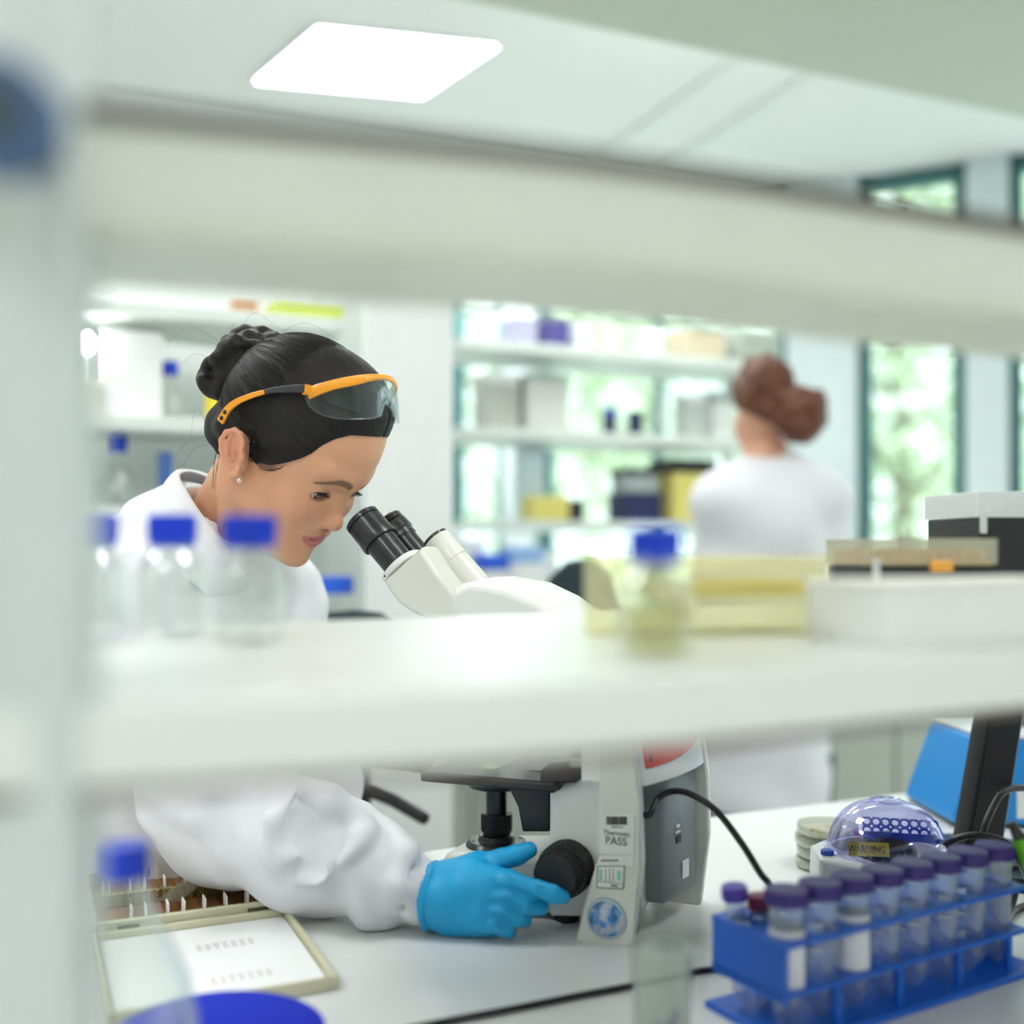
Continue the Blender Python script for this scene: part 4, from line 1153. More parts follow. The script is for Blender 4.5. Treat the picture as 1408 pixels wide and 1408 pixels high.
m.loft([[Vector((-0.030 + shr(ycov + a), ycov + a, zc_ + b)) for a, b in rr(0.082, hcov, 0.014)], [Vector((-0.002 + shr(ycov + a), ycov + a, zc_ + b)) for a, b in rr(0.082, hcov, 0.014)], [Vector((0.0015 + shr(ycov + a), ycov + a, zc_ + b)) for a, b in rr(0.076, hcov - 0.006, 0.012)]])
cov = m.build('grey_cover', M_GRAPH, mic, ang=50)
m = MB(); m.box((0.0262, ycov + 0.012, 0.048), (0.0012, 0.015, 0.018), Matrix.Rotation(-0.21, 3, 'Z')); m.build('white_sticker', M_WHITE, cov)
m = MB(); m.box((0.0225, ycov - 0.006, 0.096), (0.0012, 0.008, 0.003), Matrix.Rotation(-0.21, 3, 'Z')); m.box((0.0225, ycov - 0.006, 0.090), (0.0012, 0.012, 0.002), Matrix.Rotation(-0.21, 3, 'Z')); m.m(1).box((0.0228, ycov - 0.004, 0.082), (0.0012, 0.010, 0.007), Matrix.Rotation(-0.21, 3, 'Z')); m.build('printed_mark', [M_WHITE, M_MBLK], cov)
m = MB(); m.box((-0.014, 0.030, 0.038), (0.024, 0.030, 0.070)); m.build('power_block', M_GRAPH, mic, bevel=0.003)
m = MB(); m.box((-0.022, 0.035, 0.095), (0.012, 0.022, 0.028)); m.build('plug', M_MBLK, mic, bevel=0.002)
# stickers on the near flank
def onflank(x, y): 
    a = SL(x, y, -0.0008); return Vector((a[0], -0.0008, a[1]))
def sticker(px, name, m_, par=None, off=0.0):
    mb = MB(); mb.loft([[onflank(x, y) - Vector((0, off, 0)) for x, y in px], [onflank(x, y) + Vector((0, 0.0006 - off, 0)) for x, y in px]])
    return mb.build(name, m_, par or mic)
lab = sticker([(824, 1119), (872, 1119), (872, 1174), (822, 1174)], 'test_sticker', mat('sticker white', (232, 234, 230), 0.5))
rnd = random.Random(3)
m = MB(); x = 834.0
while x < 862:
    w_ = rnd.uniform(0.5, 1.6); a = onflank(x, 1122.5); b = onflank(x + w_, 1134)
    m.box(((a.x + b.x) / 2, -0.0014, (a.z + b.z) / 2), (abs(b.x - a.x), 0.0003, abs(a.z - b.z))); x += w_ + rnd.uniform(0.4, 1.3)
m.build('barcode', M_MBLK, lab)
def ontext(txt, x, y, size, m_, name='lettering', par=None, fl=-0.0014):
    a = SL(x, y, fl); Mx = Matrix.Translation((a[0], fl, a[1])) @ Matrix.Rotation(math.radians(90), 4, 'X')
    return text_part(txt, size, Mx, m_, par or mic, name)
M_INK = mat('grey ink', (96, 98, 98), 0.6)
ontext('Thermatic', 848, 1146, 0.0065, M_INK, 'lettering', lab)
ontext('PASS', 847, 1157, 0.0105, M_INK, 'lettering', lab)
def inkbars(x0, x1, y, h, name, par):
    m = MB(); x = x0; rr_ = random.Random(int(x0 * 7 + y))
    while x < x1:
        w_ = rr_.uniform(1.0, 2.2); a = onflank(x, y - h / 2); b = onflank(x + w_, y + h / 2)
        m.box(((a.x + b.x) / 2, -0.0014, (a.z + b.z) / 2), (abs(b.x - a.x), 0.0003, abs(a.z - b.z))); x += w_ + rr_.uniform(0.5, 1.0)
    return m.build(name, M_INK, par)
inkbars(841, 857, 1137, 1.6, 'small_print', lab)
lab2 = sticker([(823, 1176), (871, 1176), (871, 1190), (822, 1190)], 'date_sticker', mat('sticker white', (232, 234, 230), 0.5))
inkbars(827, 850, 1183, 2.4, 'small_print', lab2)
lab3 = sticker([(821, 1191), (859, 1191), (857, 1223), (820, 1221)], 'framed_sticker', mat('dark grey rim', (110, 114, 114), 0.5))
l4 = sticker([(822.5, 1191.5), (858, 1191.5), (856, 1221), (821.5, 1219.5)], 'white_field', M_WHITE, lab3, 0.0004)
m = MB()
for (x0, x1, y0, y1) in ((824, 828, 1195, 1210), (849, 854, 1197, 1210)):
    a, b = onflank(x0, y0), onflank(x1, y1); m.box(((a.x + b.x) / 2, -0.0018, (a.z + b.z) / 2), (abs(b.x - a.x), 0.0003, abs(a.z - b.z)))
m.build('green_print', mat('pale mint print', (150, 212, 184), 0.6), lab3)
m = MB()
for x in (833, 838, 843):
    a, b = onflank(x, 1194), onflank(x + 0.7, 1212); m.box(((a.x + b.x) / 2, -0.0018, (a.z + b.z) / 2), (abs(b.x - a.x), 0.0003, abs(a.z - b.z)))
a, b = onflank(822, 1213), onflank(857, 1213.6); m.box(((a.x + b.x) / 2, -0.0018, (a.z + b.z) / 2), (abs(b.x - a.x), 0.0003, 0.0004))
a, b = onflank(840, 1216), onflank(850, 1219); m.box(((a.x + b.x) / 2, -0.0018, (a.z + b.z) / 2), (abs(b.x - a.x), 0.0003, abs(a.z - b.z)))
m.build('grey_print', M_INK, lab3)
# round ringed disc, mottled in blue, dark and pale tones
c = SP(834, 1263, 0.0)
def colour_disc():
    mm = mat('mottled blue disc', (60, 130, 190), 0.08, coat=1.0)
    nt = mm.node_tree; b = nt.nodes['Principled BSDF']
    nz = [n for n in nt.nodes if n.type == 'TEX_NOISE'][0]; nz.inputs['Scale'].default_value = 75
    cr = nt.nodes.new('ShaderNodeValToRGB')
    e = cr.color_ramp.elements; e[0].position = 0.36; e[0].color = (*lin((40, 84, 96)), 1); e[1].position = 0.62; e[1].color = (*lin((196, 200, 206)), 1)
    k = e.new(0.47); k.color = (*lin((20, 130, 210)), 1)
    nt.links.new(nz.outputs['Fac'], cr.inputs[0]); nt.links.new(cr.outputs[0], b.inputs['Base Color'])
    return mm
m = MB(); m.lathe([(0.0172, 0.0), (0.0172, 0.0022), (0.0196, 0.0016), (0.0204, 0.0)], c=c, axis=(0, -1, 0), n=48); ring_ = m.build('disc_ring', mat('pale blue ring', (176, 194, 202), 0.3, metal=0.3), mic)
m = MB(); m.lathe([(0, 0.0035), (0.007, 0.0031), (0.0125, 0.0022), (0.0173, 0.0008)], c=c, axis=(0, -1, 0), n=48); m.build('mottled_disc', colour_disc(), ring_)
# focus knobs
kc = SP(783, 1190, 0.030)
def knob(sgn, name):
    y0, y1, y2 = (0.030, 0.006, -0.014) if sgn < 0 else (0.130, 0.154, 0.172)
    mb = MB()
    mb.cyl((kc.x, y0, kc.z), (kc.x, y1, kc.z), 0.0265, n=64)
    for i in range(48):
        a = i * math.pi / 24; mb.box((kc.x + math.cos(a) * 0.0265, (y0 + y1) / 2, kc.z + math.sin(a) * 0.0265), (0.0016, abs(y1 - y0) * 0.9, 0.0016), Matrix.Rotation(-a, 3, 'Y'))
    k1 = mb.build(name, M_RUB, mic, bevel=0.0012)
    mb = MB(); mb.cyl((kc.x, y1, kc.z), (kc.x, y2, kc.z), 0.0235, 0.0215, n=64)
    for i in range(44):
        a = i * math.pi / 22; mb.box((kc.x + math.cos(a) * 0.0225, (y1 + y2) / 2, kc.z + math.sin(a) * 0.0225), (0.0014, abs(y2 - y1) * 0.85, 0.0018), Matrix.Rotation(-a, 3, 'Y'))
    mb.build('fine_knob', M_RUB, k1, bevel=0.001)
    mb = MB()
    for i in range(36):
        a = i * math.pi / 18; mb.sph((kc.x + math.cos(a) * 0.0245, y1 + (0.0002 if sgn > 0 else -0.0002), kc.z + math.sin(a) * 0.0245), 0.0004, 4)
    mb.build('scale_marks', mat('pale green mark', (170, 210, 186), 0.5), k1)
knob(-1, 'focus_knob'); knob(1, 'focus_knob')
# illuminator collar, condenser, stage
LC = 0.080
c = SP(683, 1157, LC); zb = SL(640, 1174, 0.038)[1]
lx = c.x
zcol = SL(683, 1162, 0.05)[1]
m = MB(); m.lathe([(0, 0), (0.033, 0), (0.0335, 0.003), (0.030, 0.0075), (0.020, 0.0075), (0.019, 0.013), (0.012, 0.013), (0, 0.010)], c=(lx, LC, zb - 0.001), n=56)
for a in (0.6, 2.2, 3.8, 5.4): m.cyl((lx + 0.026 * math.cos(a), LC + 0.026 * math.sin(a), zb + 0.006), (lx + 0.026 * math.cos(a), LC + 0.026 * math.sin(a), zb + 0.0072), 0.0016, n=12)
col_ = m.build('illuminator_collar', M_MBLK, mic, bevel=0.0006)
m = MB(); m.cyl((lx - 0.014, LC - 0.002, zb + 0.0068), (lx - 0.014, LC - 0.002, zb + 0.0078), 0.0055, n=20); m.build('field_lens', mat('pale lens', (226, 226, 240), 0.08, metal=0.6), col_)  # small pale metallic disc on the collar
zA = SL(683, 1142, LC)[1]; zB = SL(683, 1118, LC)[1]; zC = SL(683, 1082, LC)[1]; zS = SL(683, 1066, LC)[1]
m = MB(); m.lathe([(0, zb), (0.012, zb), (0.0145, zA - 0.004), (0.0165, zA), (0.0165, zB), (0.0115, zB + 0.001), (0.0115, zC), (0.030, zC + 0.001), (0.033, zC + 0.006), (0.033, zS), (0, zS)], c=(lx, LC, 0), n=48)
for i in range(36):
    a = i * math.pi / 18; m.box((lx + math.cos(a) * 0.0165, LC + math.sin(a) * 0.0165, (zA + zB) / 2), (0.0012, 0.0012, (zB - zA) * 0.9), Matrix.Rotation(a, 3, 'Z'))
m.build('condenser', M_MBLK, mic)
prism([(700, 1086), (702, 1060), (757, 1060), (755, 1144), (718, 1144), (712, 1110)], 0.055, 0.105, 'stage_bracket', M_MBLK, bevel=0.002)
zt2 = zS + 0.012
m = MB(); m.box((lx + 0.016, LC, (zS + zt2) / 2 + 0.001), (0.150, 0.135, 0.011)); stg = m.build('stage', M_MBLK, mic, bevel=0.003)
prism([(742, 1078), (742, 1060), (756, 1049), (775, 1049), (781, 1056), (803, 1056), (804, 1068), (790, 1077)], 0.016, 0.034, 'stage_clamp', M_MBLK, bevel=0.002)
m = MB(); m.box((lx, LC + 0.004, zt2 + 0.0015), (0.026, 0.076, 0.0012)); o = m.build('microscope_slide', M_SLG, None)
o.matrix_world = Matrix.Translation(MO) @ Matrix.Rotation(MS, 4, 'Z'); bpy.context.view_layer.update()
tag(o, 'glass slide lying on the black stage of the microscope', 'slide')
# nosepiece and objectives
zn = zt2 + 0.062
m = MB(); m.lathe([(0, 0.018), (0.026, 0.018), (0.030, 0.008), (0.028, -0.002), (0, -0.006)], c=(lx + 0.006, LC, zn), axis=(-0.25, 0, 0.97), n=48); nz_ = m.build('nosepiece', M_MBLK, mic)
for k, (dx, dy, L_) in enumerate(((-0.012, 0.0, 0.045), (0.018, 0.018, 0.036), (0.018, -0.018, 0.030), (0.030, 0.0, 0.022))):
    a = Vector((lx + 0.006 + dx, LC + dy, zn)); d = Vector((dx * 6 + 0.10, dy * 8, -1)).normalized() if k else Vector((0.02, 0, -1))
    m = MB(); m.lathe([(0, 0), (0.0105, 0), (0.0105, L_ * 0.55), (0.0085, L_ * 0.6), (0.0085, L_ * 0.8), (0.004, L_), (0, L_)], c=a, axis=d, n=28); m.build('objective', mat('brushed steel', (170, 172, 172), 0.25, metal=0.9), nz_)
# binocular head
hd = [(532, 797), (540, 812), (553, 829), (572, 842), (600, 856), (640, 850), (636, 818), (610, 786), (586, 750)]
Pn = [SL(x, y, 0.040) for x, y in hd]
cxm = sum(p[0] for p in Pn) / len(Pn); czm = sum(p[1] for p in Pn) / len(Pn)
def shrink(k): return [(cxm + (p[0] - cxm) * k, czm + (p[1] - czm) * k) for p in Pn]
m = MB(); m.loft([[Vector((a, ly, z)) for a, z in PP] for PP, ly in ((shrink(0.90), 0.027), (shrink(0.98), 0.034), (Pn, 0.042), (Pn, 0.118), (shrink(0.98), 0.126), (shrink(0.90), 0.133))])
hb_ = m.build('binocular_head', M_CREAM, mic, bevel=0.003, seg=3, ang=50)
# collar plate at the front of the head, square to the eyepiece axis
e0 = SP(496, 712, 0.049); e1 = SP(549, 776, 0.049)
ax = (e1 - e0); ax.y = 0; ax.normalize()
nx_ = Vector((-ax.z, 0, ax.x))
if nx_.z < 0: nx_ = -nx_
fc = SP(556, 770, 0.049); fc = e0 + ax * (fc - e0).dot(ax)
m = MB(); w2, h2 = 0.054, 0.0245
q = [(a, b) for a, b in rr(2 * w2, 2 * h2, 0.024, 8)]
m.loft([[Vector((fc.x, LC, fc.z)) + nx_ * b + Vector((0, a, 0)) + ax * t_ for a, b in [(u_ * s_, v_ * s_) for u_, v_ in q]] for t_, s_ in ((0.0, 0.985), (0.001, 1.0), (0.006, 1.0), (0.0065, 0.99))])
cp_ = m.build('collar_plate', M_CREAM2, mic, ang=50)
m = MB(); ss = SP(554, 767, 0.0255); m.sph(Vector((fc.x, LC - w2 + 0.004, fc.z)) + nx_ * 0.006 + ax * 0.003, 0.0013, 6); m.sph(Vector((fc.x, LC - w2 + 0.004, fc.z)) - nx_ * 0.014 + ax * 0.003, 0.0012, 6); m.build('grub_screw', M_MBLK, cp_)
def eyepiece(ly, near):
    b0 = Vector((e0.x, ly, e0.z)); L = (fc - e0).dot(ax) + 0.004
    if near:
        pr = [(0.0, 0.004), (0.0125, 0.004), (0.0135, 0.0005), (0.0185, 0.0), (0.0205, 0.0015), (0.0205, 0.006), (0.0188, 0.0065), (0.0188, 0.0085), (0.0207, 0.009), (0.0208, 0.026), (0.0215, 0.034), (0.0210, 0.0365), (0.0178, 0.0368), (0.0176, L)]
    else:
        pr = [(0.0, 0.004), (0.010, 0.004), (0.011, 0.0005), (0.0150, 0.0), (0.0165, 0.0015), (0.0168, 0.008), (0.0155, 0.009), (0.0175, 0.011), (0.0180, 0.023), (0.0165, 0.0245), (0.0163, 0.032), (0.0150, 0.0325), (0.0150, L)]
    mb = MB(); mb.lathe(pr, c=b0, axis=ax, n=56)
    ep = mb.build('eyepiece', M_MBLK, mic, ang=35)
    mb = MB(); mb.lathe([(0, 0.0), (0.0126 if near else 0.010, 0.0)], c=b0 + ax * 0.0036, axis=ax, n=32); mb.build('eye_lens', mat('dark lens', (30, 30, 44), 0.05, coat=1.0), ep)
    if not near:
        mb = MB()
        for i in range(60):
            a = i * math.pi / 30
            u_ = nx_ * math.cos(a) + Vector((0, math.sin(a), 0))
            mb.box(b0 + ax * 0.028 + u_ * 0.0163, (0.0006, 0.0006, 0.0006), Matrix.Rotation(0.6, 3, 'Y'))
        mb.build('dioptre_marks', M_WHITE, ep)
eyepiece(LC - 0.031, True); eyepiece(LC + 0.031, False)
# third port
t0 = SP(597, 739, LC); t1 = SP(655, 808, LC)
tax = (t1 - t0); tax.y = 0; Lt = tax.length; tax.normalize()
m = MB(); m.lathe([(0, 0.0), (0.0148, 0.0), (0.0158, 0.001), (0.0158, 0.004), (0, 0.004)], c=t0, axis=tax, n=48); 
tp_ = MB(); tp_.lathe([(0.0, 0.004), (0.0160, 0.004), (0.0164, 0.005), (0.0168, 0.036), (0.0160, 0.0364), (0.0160, 0.0372), (0.0168, 0.0376), (0.0178, Lt + 0.02), (0, Lt + 0.02)], c=t0, axis=tax, n=48)
tpo = tp_.build('camera_port', M_CREAM, mic); m.build('port_cap', mat('port cap', (44, 32, 34), 0.3, coat=0.3), tpo)
# power cable
def toW(v): return MO + EX * v.x + EY * v.y + Vector((0, 0, v.z))
cable('power_cable', 'black power cable arching from the back of the microscope to the bench', [toW(Vector((-0.010, 0.030, 0.075))), toW(Vector((-0.006, 0.034, 0.115))), E(893, 1120, 1.06), E(905, 1098, 1.075), E(925, 1088, 1.075), E(950, 1092, 1.06), E(985, 1115, 1.04), E(1020, 1160, 1.02), E(1045, 1200, 1.01), E(1062, 1225, 1.01), TP(1085, 1300, .004), TP(1200, 1290, .004)], 0.0033, 10)
# ------------------------------------------------------------------ the seated person
from mathutils import Euler
def rotM(th, ps, ro):
    return (Matrix.Rotation(ps, 3, 'Z') @ Matrix.Rotation(th, 3, 'Y') @ Matrix.Rotation(ro, 3, 'X'))
HM = rotM(math.radians(39), math.radians(-20), math.radians(5))
HO = Vector((-0.2523, 1.2142, EYE + 0.1034))
person = thing('person', 'woman in white coat and blue glove leaning to the microscope, black hair in a bun', 'person', (-0.46, 1.45, 0))
def headobj(o):
    o.parent = person
    o.location = HO - person.location
    o.rotation_euler = HM.to_euler()
    return o
def W2H(p): return HM.transposed() @ (Vector(p) - HO)
def rayL(x, y):
    d = HM.transposed() @ Vector(((x - 704) / F, 1, (755 - y) / F))
    o = HM.transposed() @ (Vector((0, 0, EYE)) - HO)
    return o, d
def HP(x, y, yl):
    o, d = rayL(x, y); t = (yl - o.y) / d.y; return o + d * t
def skin_mat(name='skin'):
    m = mat(name, (218, 162, 126), 0.42, sss=0.25, bump=(260, 0.12, 0.0006), noise=(60, 0.03))
    nt = m.node_tree; b = nt.nodes['Principled BSDF']
    src = [l for l in nt.links if l.to_socket == b.inputs['Base Color']][0].from_socket
    for an, col in (('lip', (196, 104, 108)), ('brow', (92, 62, 46)), ('blush', (214, 140, 112))):
        at = nt.nodes.new('ShaderNodeAttribute'); at.attribute_name = an
        mx = nt.nodes.new('ShaderNodeMixRGB'); mx.inputs[2].default_value = (*lin(col), 1)
        nt.links.new(at.outputs['Fac'], mx.inputs[0]); nt.links.new(src, mx.inputs[1]); src = mx.outputs[0]
    nt.links.new(src, b.inputs['Base Color'])
    return m
M_SKIN = skin_mat()
# --- head and neck: one sculpted surface, x forward, y to the far side, z up, origin between the ears
H = Field((-0.17, -0.122, -0.215), (0.122, 0.092, 0.142), 0.0013)
H.ell((-0.008, 0, 0.044), (0.090, 0.070, 0.084), 0, full=True)
H.ell((0.032, 0, 0.048), (0.060, 0.061, 0.078), 0.02)
H.ell((0.034, 0, -0.020), (0.052, 0.056, 0.066), 0.02)
H.ell((0.056, 0, -0.030), (0.030, 0.042, 0.050), 0.015)
for s in (-1, 1):
    H.cap((0.004, s * 0.052, -0.036), (0.056, s * 0.022, -0.076), 0.016, 0.014, 0.02)
    H.ell((0.056, s * 0.036, -0.014), (0.026, 0.024, 0.026), 0.014)
    H.cap((0.080, s * 0.012, 0.032), (0.070, s * 0.042, 0.034), 0.012, 0.011, 0.012)
H.ell((0.072, 0, -0.080), (0.018, 0.020, 0.015), 0.016)
H.ell((0.066, 0, -0.050), (0.020, 0.027, 0.024), 0.012)
# neck runs back and down into the collar
n0 = (-0.018, 0, -0.020); n1 = W2H(E(297, 752, 1.285)); n2 = W2H(E(280, 850, 1.34))
H.cap(n0, tuple(n1), 0.048, 0.047, 0.02)
H.cap(tuple(n1), tuple(n2), 0.047, 0.060, 0.02)
H.cap((-0.02, -0.058, -0.025), tuple(W2H(E(310, 790, 1.22))), 0.010, 0.010, 0.022)
# eye sockets, lids
for s in (-1, 1):
    H.ell((0.093, s * 0.033, 0.010), (0.014, 0.020, 0.012), 0.010, 'sub')
    H.ell((0.0665, s * 0.0315, 0.008), (0.0142, 0.0155, 0.0128), 0.006)
# nose
H.cap((0.0775, 0, 0.018), (0.0925, 0, -0.017), 0.0062, 0.0078, 0.010)
H.ell((0.0940, 0, -0.0205), (0.0092, 0.0095, 0.0085), 0.006)
for s in (-1, 1):
    H.ell((0.0865, s * 0.0110, -0.0235), (0.0085, 0.0065, 0.0070), 0.005)
    H.ell((0.0905, s * 0.0060, -0.0308), (0.0045, 0.0028, 0.0035), 0.002, 'sub')
# lips
H.ell((0.0820, 0, -0.0415), (0.0085, 0.0240, 0.0055), 0.006)
H.ell((0.0805, 0, -0.0525), (0.0090, 0.0205, 0.0060), 0.005)
mp = [(0.0905 - 24 * y * y, y, -0.0470 + 6 * y * y) for y in np.linspace(-0.0275, 0.0275, 13)]
H.chain([tuple(p) for p in mp], [0.0010 + 0.0012 * (1 - abs(t)) for t in np.linspace(-1, 1, 13)], 0.0022, 'sub')
H.ell((0.0890, 0, -0.0350), (0.0035, 0.0028, 0.005), 0.005, 'sub')
# eye slits
for s in (-1, 1):
    R_ = Matrix.Rotation(math.radians(-7 * s), 3, 'X')
    H.ell((0.0800, s * 0.0322, 0.0055), (0.011, 0.0146, 0.0050), 0.0010, 'sub', rot=R_)
# ears
for s in (-1, 1):
    yo = s * 0.071
    tilt = math.radians(-32); es = 0.80
    def ep(x, z, dy=0.0):
        x *= es; z = (z - 0.004) * es
        return (-0.0085 + x * math.cos(tilt) + z * math.sin(tilt), yo + s * (dy + 0.004 + max(0, -x) * 0.35), -0.003 + z * math.cos(tilt) - x * math.sin(tilt))
    H.cap(ep(0.0, 0.016, -0.004), ep(0.002, -0.012, -0.004), 0.0105, 0.008, 0.005)
    hel = [(0.010, 0.006), (0.013, 0.018), (0.009, 0.029), (-0.001, 0.034), (-0.012, 0.030), (-0.018, 0.019), (-0.017, 0.006), (-0.012, -0.007), (-0.006, -0.018), (0.000, -0.026), (0.005, -0.024), (0.008, -0.016)]
    H.ell(ep(-0.003, 0.006), (0.0136, 0.0048, 0.0210), 0.004, rot=Matrix.Rotation(tilt, 3, 'Y'))
    H.ell(ep(-0.002, 0.012, 0.0078), (0.0088, 0.0058, 0.0135), 0.003, 'sub', rot=Matrix.Rotation(tilt, 3, 'Y'))
    H.chain([ep(x, z, 0.004) for x, z in hel], [0.0024, .0025, .0026, .0027, .0027, .0026, .0026, .0028, .0034, .0046, .0040, .0024], 0.002)
    H.chain([ep(x, z, 0.003) for x, z in ((-0.006, 0.026), (-0.011, 0.016), (-0.010, 0.004), (-0.005, -0.007), (0.001, -0.012))], [0.0016, 0.0021, 0.0021, 0.0021, 0.0016], 0.003)
    H.ell(ep(0.000, -0.001, 0.007), (0.0058, 0.0065, 0.0066), 0.002, 'sub')
    H.ell(ep(0.0105, -0.002, 0.003), (0.004, 0.003, 0.0055), 0.003)
HLX = [(-0.13, -0.055), (-0.07, -0.042), (-0.055, -0.036), (-0.045, -0.030), (-0.032, -0.006), (-0.021, 0.016), (-0.003, 0.021), (0.006, 0.004), (0.016, -0.002), (0.026, 0.003), (0.0416, 0.024), (0.052, 0.038), (0.0574, 0.049), (0.061, 0.063), (0.066, 0.075), (0.073, 0.086), (0.085, 0.094), (0.12, 0.10)]
V, Q = H.mesh(); V = relax(V, Q, 2, 0.35)
x, y, z = V[:, 0], V[:, 1], V[:, 2]
def sm(v, a, b): 
    t = np.clip((v - a) / (b - a), 0, 1); return t * t * (3 - 2 * t)
ml = 0
up = np.interp(np.abs(y), [0, .003, .008, .0245, .029], [-0.0412, -0.0402, -0.0404, -0.0434, -0.0445])
dn = np.interp(np.abs(y), [0, .009, .021, .027, .029], [-0.0588, -0.0580, -0.0520, -0.0435, -0.0425])
lip = sm(z, dn - 0.0008, dn + 0.0012) * (1 - sm(z, up - 0.001, up + 0.0008)) * (x > 0.06) * (np.abs(y) < 0.0275) * 0.85
ay = np.abs(y)
bc = np.interp(ay, [0.011, 0.020, 0.030, 0.040, 0.049], [0.0275, 0.0312, 0.0312, 0.0262, 0.0185])
bt = np.interp(ay, [0.009, 0.012, 0.030, 0.042, 0.050], [0.0013, 0.0036, 0.0042, 0.0040, 0.0018])
hlx = np.interp(x, [p[0] for p in HLX], [p[1] for p in HLX])
stre = 0.62 + 0.38 * np.sin(np.arctan2(y, z - 0.05) * 190 + 3 * np.sin(x * 400))
root = sm(z - hlx, -0.010, 0.001) * (x > 0.006) * np.clip(stre, 0, 1) * (z > -0.02) * 0.85
brow = (1 - sm(np.abs(z - bc), bt * 0.6, bt * 1.25 + 0.0006)) * (x > 0.04) * (ay > 0.009) * (ay < 0.0475) * 0.8
brow = np.maximum(brow, root)
bl = 0.35 * np.exp(-(((ay - 0.045) / 0.018) ** 2 + ((z + 0.012) / 0.018) ** 2)) * (x > 0.03) + 0.3 * np.exp(-(((x - 0.103) / 0.012) ** 2 + ((z + 0.02) / 0.012) ** 2 + (y / 0.014) ** 2)) + 0.4 * sm(ay, 0.071, 0.076) * (1 - sm(x, 0.0, 0.012)) * sm(z, -0.05, -0.03)
body = headobj(np_obj('body', V, Q, M_SKIN, None, {'lip': lip, 'brow': brow, 'blush': np.clip(bl, 0, 1)}))
# eyes
M_EYE = mat('eye white', (232, 226, 222), 0.15, coat=1.0)
M_IRIS = mat('dark iris', (44, 30, 24), 0.12, coat=1.0)
for s in (-1, 1):
    m = MB(); m.sph((0, 0, 0), 0.0122, 20, rot=Matrix.Rotation(math.radians(90), 3, 'Y'))
    g = Vector((math.cos(math.radians(14)), 0.02 + 0.10 * s, -math.sin(math.radians(14)))).normalized()
    for f in m.bm.faces:
        c_ = f.calc_center_median().normalized()
        if c_.dot(g) > math.cos(math.radians(33)): f.material_index = 1
    o = headobj(m.build('eye', [M_EYE, M_IRIS], None, ang=180))
    o.location = (HO + HM @ Vector((0.0672, s * 0.0315, 0.008))) - person.location
M_LASH = mat('dark lash', (20, 16, 16), 0.6)
for s in (-1, 1):
    m = MB()
    top = []
    for k in range(15):
        u_ = -1 + 2 * k / 14
        yy = s * (0.0322 + u_ * 0.0138); zz = 0.0058 + 0.0048 * math.sqrt(max(0, 1 - u_ * u_)) + 0.0016 * u_
        dx = math.sqrt(max(1e-6, 1 - ((yy - s * 0.0315) / 0.0158) ** 2 - ((zz - 0.008) / 0.0130) ** 2))
        top.append(Vector((0.0665 + 0.0146 * dx, yy, zz)))
    m.tube(top, [0.0004 + 0.0009 * math.sin(math.pi * min(1, (k + 2) / 15)) for k in range(15)], n=6)
    for k in range(1, 29):
        f_ = k / 2; i = min(13, int(f_)); p0 = top[i].lerp(top[i + 1], f_ - i)
        u_ = -1 + 2 * f_ / 14
        L_ = 0.0055 + 0.003 * max(0, u_)
        d = Vector((0.85, s * 0.55 * u_, -0.25)).normalized()
        m.tube([p0, p0 + d * L_ * 0.5 + Vector((0, 0, -0.0006)), p0 + d * L_ + Vector((0, 0, 0.0006))], [0.0003, 0.00022, 0.00006], n=4)
    headobj(m.build('eyelashes', M_LASH))
q = Vector(HP(328.5, 659.5, -0.078))
m = MB(); m.sph((0, 0, 0), 0.0026, 10); m.lathe([(0.0026, 0), (0.0034, 0.0004), (0.0030, 0.0012), (0.002, 0.0016)], axis=(0, 1, 0), n=16)
o = headobj(m.build('ear_stud', mat('silver stud', (226, 222, 216), 0.12, metal=1.0))); o.location = HO + HM @ q - person.location; EARQ = q
# --- hair
def hair_mat():
    m = mat('black hair', (14, 12, 12), 0.46, spec=0.28)
    nt = m.node_tree; b = nt.nodes['Principled BSDF']
    at = nt.nodes.new('ShaderNodeAttribute'); at.attribute_name = 'flow'
    n = nt.nodes.new('ShaderNodeTexNoise'); n.inputs['Scale'].default_value = 1.0; n.inputs['Detail'].default_value = 4
    nt.links.new(at.outputs['Vector'], n.inputs['Vector'])
    bp = nt.nodes.new('ShaderNodeBump'); bp.inputs['Strength'].default_value = 0.9; bp.inputs['Distance'].default_value = 0.0018
    nt.links.new(n.outputs['Fac'], bp.inputs['Height']); nt.links.new(bp.outputs[0], b.inputs['Normal'])
    cr = nt.nodes.new('ShaderNodeValToRGB'); e = cr.color_ramp.elements
    e[0].position = 0.3; e[0].color = (*lin((6, 5, 6)), 1); e[1].position = 0.75; e[1].color = (*lin((34, 28, 27)), 1)
    nt.links.new(n.outputs['Fac'], cr.inputs[0]); nt.links.new(cr.outputs[0], b.inputs['Base Color'])
    return m
M_HAIR = hair_mat()
HC = Field((-0.135, -0.092, -0.075), (0.115, 0.092, 0.155), 0.0016)
HC.ell((-0.008, 0, 0.046), (0.092, 0.0735, 0.088), 0, full=True)
HC.ell((0.028, 0, 0.054), (0.0655, 0.0635, 0.0815), 0.02)
hx = np.interp(HC.ax[0], [p[0] for p in HLX], [p[1] for p in HLX]).astype(np.float32)[:, None, None]
dz = HC.Z - hx
thick = np.clip(-0.0012 + 0.22 * dz, -0.006, 0.0035)
part = 0.0022 * np.exp(-((HC.Y - 0.004) / 0.0022) ** 2) * (HC.X > 0.035)
HC.F = HC.F - thick + part.astype(np.float32)
HC.F = np.maximum(HC.F, -(dz + 0.004) * 0.6).astype(np.float32)
